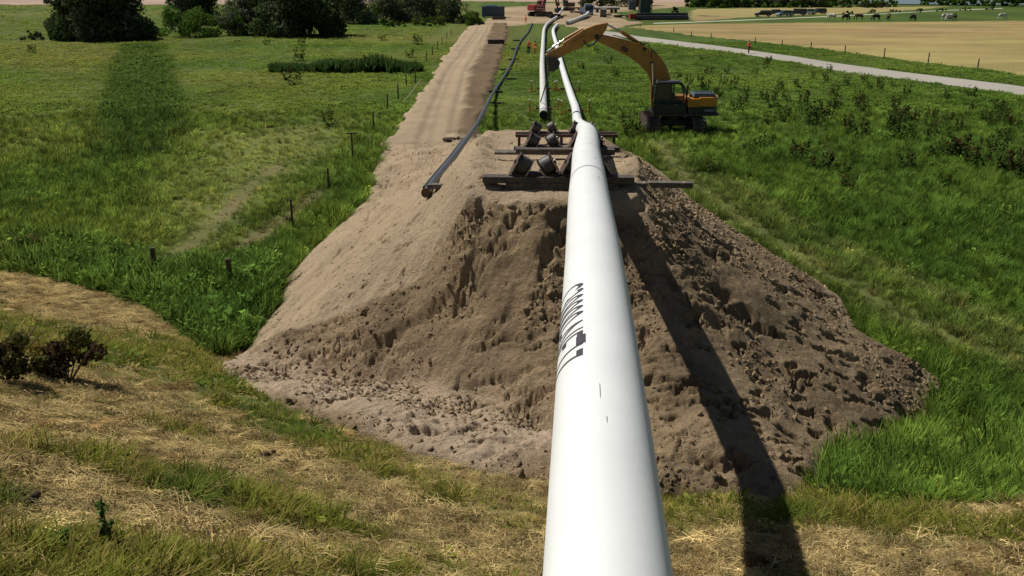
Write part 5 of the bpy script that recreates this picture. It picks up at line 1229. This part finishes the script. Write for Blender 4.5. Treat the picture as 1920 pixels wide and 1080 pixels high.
# flatbed with pale load, van, red box, pipe stack, tank
t = at_root('flatbed_trailer', 'low trailer with pale load behind the blue truck', 'trailer', 1137, 24, radians(-4))
MB().box((0, 0, 1.0), (7.5, 2.3, .3)).build('trailer_bed', M_BROWN, t, .03); MB().box((0, 0, 1.35), (7.3, 2.0, .38)).build('pale_load', M_WHITE, t, .1)
for x in (-2.6, 1.5, 2.6): MB().cyl((x, -1.15, .45), (x, 1.15, .45), .45, n=14).build('axle_wheels', M_BLACK, t)
t = at_root('small_van', 'small dark van with pale top in front of the low trailer', 'van', 1131, 32, radians(85))
MB().prism([(-1.6, .35), (-1.6, 1.9), (.7, 1.9), (1.3, 1.2), (1.7, 1.05), (1.7, .35)], 'y', -.8, .8).build('body', C_GR, t, .06); MB().box((-.5, 0, 1.93), (2.0, 1.4, .06)).build('roof', M_WHITE, t)
for x in (-1.1, 1.1): MB().cyl((x, -.82, .35), (x, .82, .35), .35, n=14).build('wheels', M_BLACK, t)
t = at_root('pipe_stack', 'long stack of black pipes with a pale right end beside the verge', 'pipe stack', 1240, 37.5, radians(7))
for i in range(3):
    for j in range(3-i if i else 3):
        pz = .3+.5*i; py_ = (j-1)*.6+.3*i; MB().cyl((-6.2, py_, pz), (6.4, py_, pz), .29, n=12).build('pipe', M_BLACKPIPE if (i+j) % 2 else M_BLACK, t)
MB().box((6.55, 0, .5), (.2, 1.6, 1.0)).build('pale_end_board', M_WHITE, t)
t = at_root('red_skip', 'faded red steel skip at the left end of the pipe stack', 'skip', 1189, 37.5, radians(6))
MB().box((0, 0, .75), (2.3, 1.8, 1.25), None, 1.12).build('skip_body', M_RED, t, .04)
for x in (-.9, 0, .9): MB().box((x, -.98, .75), (.1, .08, 1.1)).build('rib', M_RED, t)
t = at_root('dark_tank', 'tall dark green tank behind the pipe stack', 'tank', 1209, 26)
MB().box((0, 0, 2.2), (3.0, 2.4, 4.2)).build('tank_body', M_DGREEN, t, .08); MB().box((0, 0, 4.4), (2.6, 2.0, .2)).build('tank_lid', M_SLATE, t)
for x in (-1.9, 1.9): MB().tube([(x, -.6, 0), (x*.9, -.6, 4.0)], .12, 6).tube([(x, -.6, 1.0), (x*.3, -.7, 3.2)], .09, 6).build('red_ladder', M_RED, t)
t = at_root('stacked_boxes', 'dark cab shaped box beside the bushes, right of the dark green tank', 'cabin', 1185, 19)
MB().box((0, 0, 1.4), (2.2, 2.0, 2.6)).build('box_body', M_SLATE, t, .05); MB().box((0, -1.02, 1.9), (1.4, .05, .9)).build('window', M_CARGLASS, t)
for (px, py, sx, hh, lab) in [(1085,25,5,1.6,'brown timber mats piled left of the blue truck'), (1160,33,6,1.0,'scattered pale and brown planks between van and red skip'), (1040,36,3.2,1.2,'dark equipment pile right of the red excavator')]:
    x, y, z = gp(px, py); m = MB(); r = random.Random(int(px)); t = thing('material_pile', lab, 'material pile', (x, y, z))
    for k in range(12): MB().box((r.uniform(-sx/2, sx/2), r.uniform(-1, 1), r.uniform(.1, hh)), (r.uniform(.8, 2.4), r.uniform(.3, .9), r.uniform(.1, .4)), Matrix.Rotation(r.uniform(-.5, .5), 3, 'Z')).build('plank', [M_BROWN, M_TIMBER2, M_BLACK, M_RUST, M_WHITE][k % 5 if px != 1040 else 2], t)

# ---------------------------------------------------------------- trees and bushes
M_LEAF = leafy('tree_leaves', False, trans=0.3)
M_LEAFB = leafy('bush_leaves', False, trans=0.35)
def crown(name, rx, ry, h, z0, n, leaf, cols, seed, parent, mat=None, nb=26, low=True):
    g = np.random.default_rng(seed); C = []; Rb = []
    for k in range(nb):
        u = g.normal(size=3); u /= np.linalg.norm(u); rr = g.random()**.45*.78
        c = np.array([u[0]*rx*rr, u[1]*ry*rr, z0 + (h-z0)*(.5+.5*u[2]*rr*1.05)]); C.append(c); Rb.append((.20+.20*g.random())*min(rx, (h-z0)*.62))
    if low:
        for k in range(nb//3): a = g.random()*2*pi; C.append(np.array([cos(a)*rx*.72, sin(a)*ry*.72, z0+(h-z0)*.12])); Rb.append(.30*min(rx, (h-z0)*.6))
    C = np.array(C); Rb = np.array(Rb); w_ = Rb**2; pick = g.choice(len(C), n, p=w_/w_.sum())
    u = g.normal(size=(n, 3)); u /= np.linalg.norm(u, axis=1)[:, None]; rad = Rb[pick]*(0.55+.5*g.random(n)**.5)*(1+.12*g.normal(size=n))
    P = C[pick]+u*rad[:, None]*np.array([1, 1, .85]); P[:, 2] = np.maximum(P[:, 2], .05+.3*g.random(n))
    s = leaf*(.6+.8*g.random(n)); nn = u*.7+g.normal(size=(n, 3))*.6; nn /= np.linalg.norm(nn, axis=1)[:, None]
    a = np.cross(nn, g.normal(size=(n, 3))); a /= np.linalg.norm(a, axis=1)[:, None]; b = np.cross(nn, a)
    V = np.stack([P-a*s[:, None]*.5, P-b*s[:, None]*.3, P+a*s[:, None]*.5, P+b*s[:, None]*.3], 1).reshape(-1, 3)
    F = np.arange(4*n).reshape(n, 4); cb = np.array([cols[i] for i in g.integers(0, len(cols), len(C))])*(0.75+.5*g.random(len(C)))[:, None]
    T = cb[pick]*(0.8+.4*g.random(n))[:, None]; T = np.repeat(T, 4, 0)
    return link(name, np_mesh(name, V, F, mat or M_LEAF, False, {'tint': T, 'shade': np.ones((4*n, 3))}), parent)
def limbs(r, h, seed, parent, tr=.3, n=6):
    g = random.Random(seed); m = MB(); m.tube([(0, 0, -.3), (.1, 0, h*.3), (g.uniform(-.3, .3), 0, h*.75)], [tr, tr*.75, tr*.3], 8)
    for k in range(n):
        a = 2*pi*k/n+g.random(); z = h*g.uniform(.15, .5); m.tube([(0, 0, z), (cos(a)*r*.4, sin(a)*r*.4, z+h*.15), (cos(a)*r*.8, sin(a)*r*.8, z+h*.3)], [tr*.5, tr*.3, tr*.1], 6)
    return m.build('trunk', M_BARK, parent)
WIL = [(.13, .155, .09), (.10, .125, .06), (.16, .18, .11)]; DRK = [(.065, .095, .034), (.045, .07, .025), (.085, .12, .042)]; MID = [(.10, .18, .03), (.075, .145, .024), (.13, .20, .04)]; YG = [(.13, .17, .03), (.09, .13, .025)]
def tree(name, px, py, wpx, hgt, cols, label, cat='tree', n=7000, leaf=.42, seed=1, z0=.1, dy=0, group=None, nb=26, depth=.8):
    x, y, z = gp(px, py); dep = y*cos(PITCH)+10*sin(PITCH); r = wpx/2*dep/FPX; y += r*depth*.8
    t = thing(name, label, cat, (x*(y/(y-r*depth*.8)), y, z-.1), 0, group)
    crown('crown', r, r*depth, hgt, z0, n, leaf, cols, seed, t, nb=nb); limbs(r*.9, hgt*.8, seed, t, max(.08, hgt*.02)); return t
tree('willow_tree', 197, 78, 215, 11.5, WIL[:1]+DRK+DRK+WIL[1:2], 'largest dark willow on the left with silvery left edge', n=24000, seed=11, nb=64, leaf=.62)
tree('willow_shoot', 114, 70, 60, 9, WIL, 'silvery grey willow at the left edge of the largest dark one', n=3500, seed=12, nb=14)
tree('round_bush', 345, 72, 140, 5.6, MID+MID+DRK[:1], 'round green bush between the two big dark willows', 'bush', n=6000, seed=13, leaf=.34)
tree('dark_tree', 362, 48, 120, 10, DRK+WIL[:1], 'dark tree behind the round green bush', n=10000, nb=36, leaf=.6, seed=14)
tree('green_bush', 428, 68, 96, 4.8, MID+WIL, 'lighter green bush tucked left of the second big willow', 'bush', n=4200, seed=15, leaf=.34)
tree('willow_tree', 470, 66, 100, 9.5, WIL, 'silvery willow forming the left side of the second big clump', n=10000, nb=36, seed=16)
tree('willow_tree', 560, 71, 200, 11.5, DRK+DRK+WIL[:2], 'second big dark willow, left of the pale grey willows', n=24000, seed=17, nb=64, leaf=.62)
tree('grey_willow', 662, 46, 96, 9, WIL, 'pale grey willow set back beside the second dark one', n=10000, nb=36, seed=18)
tree('grey_willow', 724, 43, 100, 9, WIL+MID[:1], 'pale grey green willow in the middle of the receding row', n=10000, nb=36, seed=19)
tree('grey_willow', 800, 42, 125, 9, WIL+DRK[:1], 'broad grey willow at the right end of the receding row', n=13000, nb=44, seed=20)
tree('dark_tree', 850, 44, 60, 7, DRK+WIL[:1], 'small dark tree closing the row before the container', n=3600, seed=21)
tree('yellow_bush', 800, 50, 110, 2.2, YG+MID[:1], 'low yellow green bush in front of the grey willows', 'bush', n=3500, seed=22, leaf=.3, nb=18)
tree('yellow_bush', 735, 51, 70, 1.8, MID+YG[:1], 'low green bush left of the yellow green one', 'bush', n=2200, seed=23, leaf=.3, nb=14)
tree('round_bush', 888, 48, 48, 3.4, YG[:1]+MID+DRK[:1], 'bright topped bush just left of the haul road and container', 'bush', n=2800, seed=24, leaf=.3, nb=16)
tree('pale_bush', 62, 76, 62, 1.7, WIL+MID[:1], 'pale low bush at the left edge beside the biggest willow', 'bush', n=1800, seed=25, leaf=.3, nb=14)
for i, (px, py, wp, hh) in enumerate([(1108,14,50,11), (1140,12,44,10), (1175,13,50,11), (1205,11,40,12)]):
    tree('dark_tree', px, py, wp, hh, DRK+DRK+WIL[:1], ['dark tree directly behind the blue truck', 'dark tree behind the flatbed trailer', 'dark tree left of the dark green tank', 'dark tree right behind the dark green tank'][i], n=3200, seed=30+i, leaf=.6)
tree('dark_bush', 1266, 24, 16, 1.9, DRK, 'single dark round bush above the right end of the pipe stack', 'bush', n=900, seed=40, leaf=.3, nb=10)
tree('dark_bush', 1298, 13, 28, 4, DRK, 'dark bush on the pale sand left of the far hedge', 'bush', n=1200, seed=41, leaf=.5, nb=10)
for i in range(13):
    px = 1318+i*28; tree('hedge_bush', px, 14.5+R.uniform(-1, 1.0)-.4*(i > 8), R.uniform(58, 74), R.uniform(3.6, 5.2)*(1.0 if i < 9 else .7), MID+MID+WIL, ['first','second','third','fourth','fifth','sixth','seventh','eighth','ninth','tenth','eleventh','twelfth','rightmost'][i]+' bush from the left in the long far hedge beyond the parked cars', 'bush', n=2400, seed=50+i, leaf=.7, nb=18, group='bushes of the far hedge')
for i in range(5):
    tree('hedge_bush', 1750+i*38, 10+i*.6, 62, 3.4, MID+MID+DRK[:1], ['leftmost','second','middle','fourth','rightmost'][i]+' bush of the short hedge at the top right beyond the cattle', 'bush', n=2000, seed=70+i, leaf=.7, nb=16, group='bushes of the far right hedge')
for i in range(8):
    px = 1230+i*52; pass
for i in range(7):
    tree('verge_shrub', 1590+i*44, 26.5-i*1.3, 26, 1.2, MID+DRK, ['first','second','third','fourth','fifth','sixth','last'][i]+' low shrub along the far track, counted from the parked cars', 'shrub', n=420, seed=90+i, leaf=.35, nb=7, group='shrubs along the far track')

# reed bed, dense dark strip in the left meadow
n = 1500; x = RN.uniform(-26.5, -10.2, n); y = RN.normal(103, .75, n)+.5*fbm(x, x*0, 3, 2, 3)
s = RN.uniform(.8, 1.7, n)*(.75+.5*fbm(x, y*0, 2.5, 3, 8))+.25
scatter('reed_bed', np.stack([x, y, x*0], 1), np.stack([x*0, x*0, RN.random(n)*6.28], 1), np.stack([s*.8, s*.8, s*.95], 1), RN.integers(0, 2, n), np.array([.055, .10, .025])*(1+.3*RN.normal(size=n).clip(-1.5, 2))[:, None], F_SRC)

# ---------------------------------------------------------------- rusty dock plants and weeds
def dock(seed, rust=True, h=1.0):
    g = np.random.default_rng(seed); V = []; F = []; S = []; T = []; V2 = []; F2 = []; T2 = []
    def quad(c, u, v, col, A, B, C_):
        n = len(A); A += [tuple(c-u*.5), tuple(c-v*.5), tuple(c+u*.5), tuple(c+v*.5)]; B += [(n, n+1, n+2, n+3)]; C_ += [col]*4
    for k in range(11):
        a = g.random()*6.28; r = .34*sqrt(g.random()); hh = h*(.7+.4*g.random()); base = np.array([r*cos(a), r*sin(a), 0]); top = base+np.array([cos(a)*.12, sin(a)*.12, hh])
        for j in range(13):
            q = .40+.6*g.random(); c = base*(1-q)+top*q+g.normal(size=3)*.035; s = .10*(.6+.8*g.random()); u = g.normal(size=3); u /= np.linalg.norm(u); v = np.cross(u, g.normal(size=3)); v /= np.linalg.norm(v)
            col = np.array([.088, .052, .024])*(.6+.8*g.random()) if rust and g.random() < .42 else np.array([.06, .095, .024])*(.7+.6*g.random())
            quad(c, u*s*1.3, v*s*.8, tuple(col), V, F, T)
    for k in range(60):
        a = g.random()*6.28; r = .42*sqrt(g.random()); c = np.array([r*cos(a), r*sin(a), h*.55*g.random()]); u = np.array([cos(a), sin(a), .5*g.normal()])*.2; v = np.array([-sin(a), cos(a), .3*g.normal()])*.11
        quad(c, u, v, tuple(np.array([.055, .105, .022])*(.6+.8*g.random())), V2, F2, T2)
    one = lambda V: np.ones((len(V), 3))
    return (np_mesh('seed_heads', V, F, M_LEAFB, False, {'tint': np.array(T), 'shade': one(V)}), np_mesh('leaves', V2, F2, M_LEAFB, False, {'tint': np.array(T2), 'shade': one(V2)}))
DOCK = [dock(i, i % 4 != 3) for i in range(6)]
dl = [(1355,160,1),(1320,176,1.3),(1446,203,1.2),(1463,170,1),(1435,128,1),(1440,118,.9),(1563,182,1),(1555,135,.8),(1505,207,1.3),(1522,235,1.4),(1548,228,1.3),(1568,208,1.2),(1615,218,1.2),(1610,200,1.1),(1670,246,1.5),(1686,268,1.7),(1681,232,1.4),(1707,232,1.3),
      (1744,262,1.1),(1612,262,1.2),(1596,252,1.3),(1430,282,1.2),(1496,303,1.2),(1535,322,1.3),(1589,362,1.0),(1697,318,.9),(1767,350,.7),(1762,300,1.4),(1788,300,1.5),(1812,302,1.4),(1836,318,1.5),(1895,330,1.5),(1915,345,1.6),(1855,235,1.0),(1878,228,1.0),
      (1900,240,1.1),(1441,240,1.1),(1470,228,1.1),(1392,200,1.1),(1380,208,1.0),(1620,155,.9),(1650,170,.9),(1700,180,.9),(1290,160,.9),(1270,150,.8),(1300,200,1.0),(1255,245,1.2),(1185,262,1.1),(1175,240,1.0),(1200,250,1.0)]
rr = random.Random(5)
for k in range(46):
    px = rr.uniform(1310, 1900); ymin = 105+(px-1300)*.125; py = rr.uniform(ymin+6, 330) if k % 2 else rr.uniform(ymin+3, ymin+70); dl.append((px, py, rr.uniform(.6, 1.1)))
dl += [(562,114,1.3),(550,158,1.2),(617,238,.9),(783,84,1.2),(565,86,1.0),(768,108,.9),(718,76,.9),(500,84,.9),(60,98,1.0),(1060,100,.7),(1120,100,1.0),(1140,120,.9),(1155,145,.9),(1090,130,.8)]
for i, (px, py, s) in enumerate(dl):
    p = atz(px, py, 0); g_ = ground_z(p[0], p[1]); a, b = DOCK[i % 6]; green = (i % 6) % 4 == 3
    lab = ('dark green leafy weed standing above the meadow grass' if green else 'rusty brown dock plant standing above the meadow grass')
    if px < 800: lab = {562:'dark bushy weed just above the left end of the reed bed',550:'small dark weed just below the left end of the reed bed',617:'low weed in the pale grass left of the fence posts',783:'dark round weed in the left meadow near the haul road',565:'tiny dark weed straight above the one at the reed bed',768:'dark weed just above the right end of the reed bed',718:'faint weed in the far left meadow above the reed bed middle',500:'faint weed in front of the second dark willow',60:'faint weed in front of the pale bush at the left edge'}[px]
    elif px < 1200: lab = 'weed clump in the grass between the pipeline and the excavator'
    else:
        zone = 'close to the excavator' if px < 1380 else 'near the right edge' if px > 1840 else 'on the verge of the gravel road' if py < 105+(px-1300)*.125+40 else 'in the middle of the right meadow' if px < 1620 else 'in the right part of the meadow'
        lab = ('tall ' if s > 1.2 else 'knee high ' if s > .95 else 'small ')+('dark green leafy weed ' if green else 'rusty brown dock plant ')+zone+(' in front' if py > 270 else '')
    t = thing('dock_plant', lab, 'plant', (p[0], p[1], g_-.02), rr.random()*6.28, 'weeds standing above the meadow'); k_ = 1.5 if px < 800 else 1.0; t.scale = (k_*s*(.95+.35*rr.random()), k_*s*(.95+.35*rr.random()), k_**.4*s*(.85+.4*rr.random()))
    link('seed_heads', a, t)['kind'] = 'stuff'; link('leaves', b, t)['kind'] = 'stuff'

# ---------------------------------------------------------------- foreground bushes and weeds
BR = [(.085, .055, .03), (.07, .075, .022), (.13, .11, .03), (.05, .04, .022), (.22, .17, .045)]
def bush(px, py, w_, h, label, cols, seed, n=1500, leaf=.075):
    p = hit(px, py); z = ground_z(p[0], p[1]); t = thing('bush', label, 'bush', (p[0], p[1], z), 0)
    crown('foliage', w_/2, w_/2.4, h, .05, n, leaf, cols, seed, t, M_LEAFB, nb=16, low=False)
    g = random.Random(seed); m = MB()
    for k in range(14): a = g.random()*6.28; m.tube([(0, 0, -.05), (cos(a)*w_*.2, sin(a)*w_*.2, h*.5), (cos(a)*w_*.42, sin(a)*w_*.4, h*g.uniform(.7, 1))], [.014, .01, .005], 5)
    m.build('stems', M_DRYSTEM, t)
bush(128, 722, 1.7, .85, 'brown leaved bush on the dike with bronze and yellow leaves', BR, 101, 2600)
bush(12, 725, 1.4, .85, 'dark brown bush cut by the left edge of the picture', BR[:4], 102, 2000)
bush(45, 478, 1.9, .95, 'dead reddish brown brush at the edge of the weeds', [(.16, .08, .05), (.10, .06, .035), (.05, .08, .02)], 103, 900, .09)
def spire(px, py, h, label, seed, n=70):
    p = hit(px, py); z = ground_z(p[0], p[1]); g = np.random.default_rng(seed); t = thing('tall_weed', label, 'weed', (p[0], p[1], z), 0)
    V = []; F = []; T = []
    for k in range(n):
        q = g.random(); a = g.random()*6.28; L_ = .085*(1.0-.35*q)*(.35+1.1*g.random()); c = np.array([g.normal()*.025*(1-q), g.normal()*.02, h*(.08+.92*q)]); u = np.array([cos(a), sin(a), g.normal()*.7])*L_; v = np.array([-sin(a), cos(a), 0])*L_*.32
        m_ = len(V); V += [tuple(c), tuple(c+u*.5+v), tuple(c+u), tuple(c+u*.5-v)]; F.append((m_, m_+1, m_+2, m_+3)); T += [tuple(np.array([.09, .15, .04])*(.6+.8*g.random()))]*4
    link('leaves', np_mesh('leaves', V, F, M_LEAFB, False, {'tint': np.array(T), 'shade': np.ones((len(V), 3))}), t); MB().tube([(0, 0, -.03), (.01, 0, h)], [.012, .005], 6).build('stem', M_DRYSTEM, t)
spire(205, 1035, .55, 'tall narrow dark green weed rising from the straw at the lower left', 111)
spire(122, 1040, .22, 'short leafy weed left of the tall narrow one', 112, 50)
for i, (px, py, sz, lab) in enumerate([(505,862,.35,'clump of dry brown turf on the straw below the mound'), (1700,1068,.5,'dark clod of turned earth near the bottom right'), (22,1052,.3,'dark clod of earth at the lower left corner'), (30,940,.3,'brown clod in the straw at the left edge')]):
    p = hit(px, py); z = ground_z(p[0], p[1]); m = MB(); r = random.Random(i)
    for k in range(26): m.ball((r.gauss(0, sz*.3), r.gauss(0, sz*.2), r.uniform(0, .07)), r.uniform(.02, .06), 6, 4, (1, 1, .7))
    tag(m.build('earth_clod', surf('crumbly_dark_earth', (.10, .06, .032), .95, var=.3, nscale=18, bump=.02, bscale=40), None, 0, (p[0], p[1], z)), lab, 'clod', None, 'stuff')
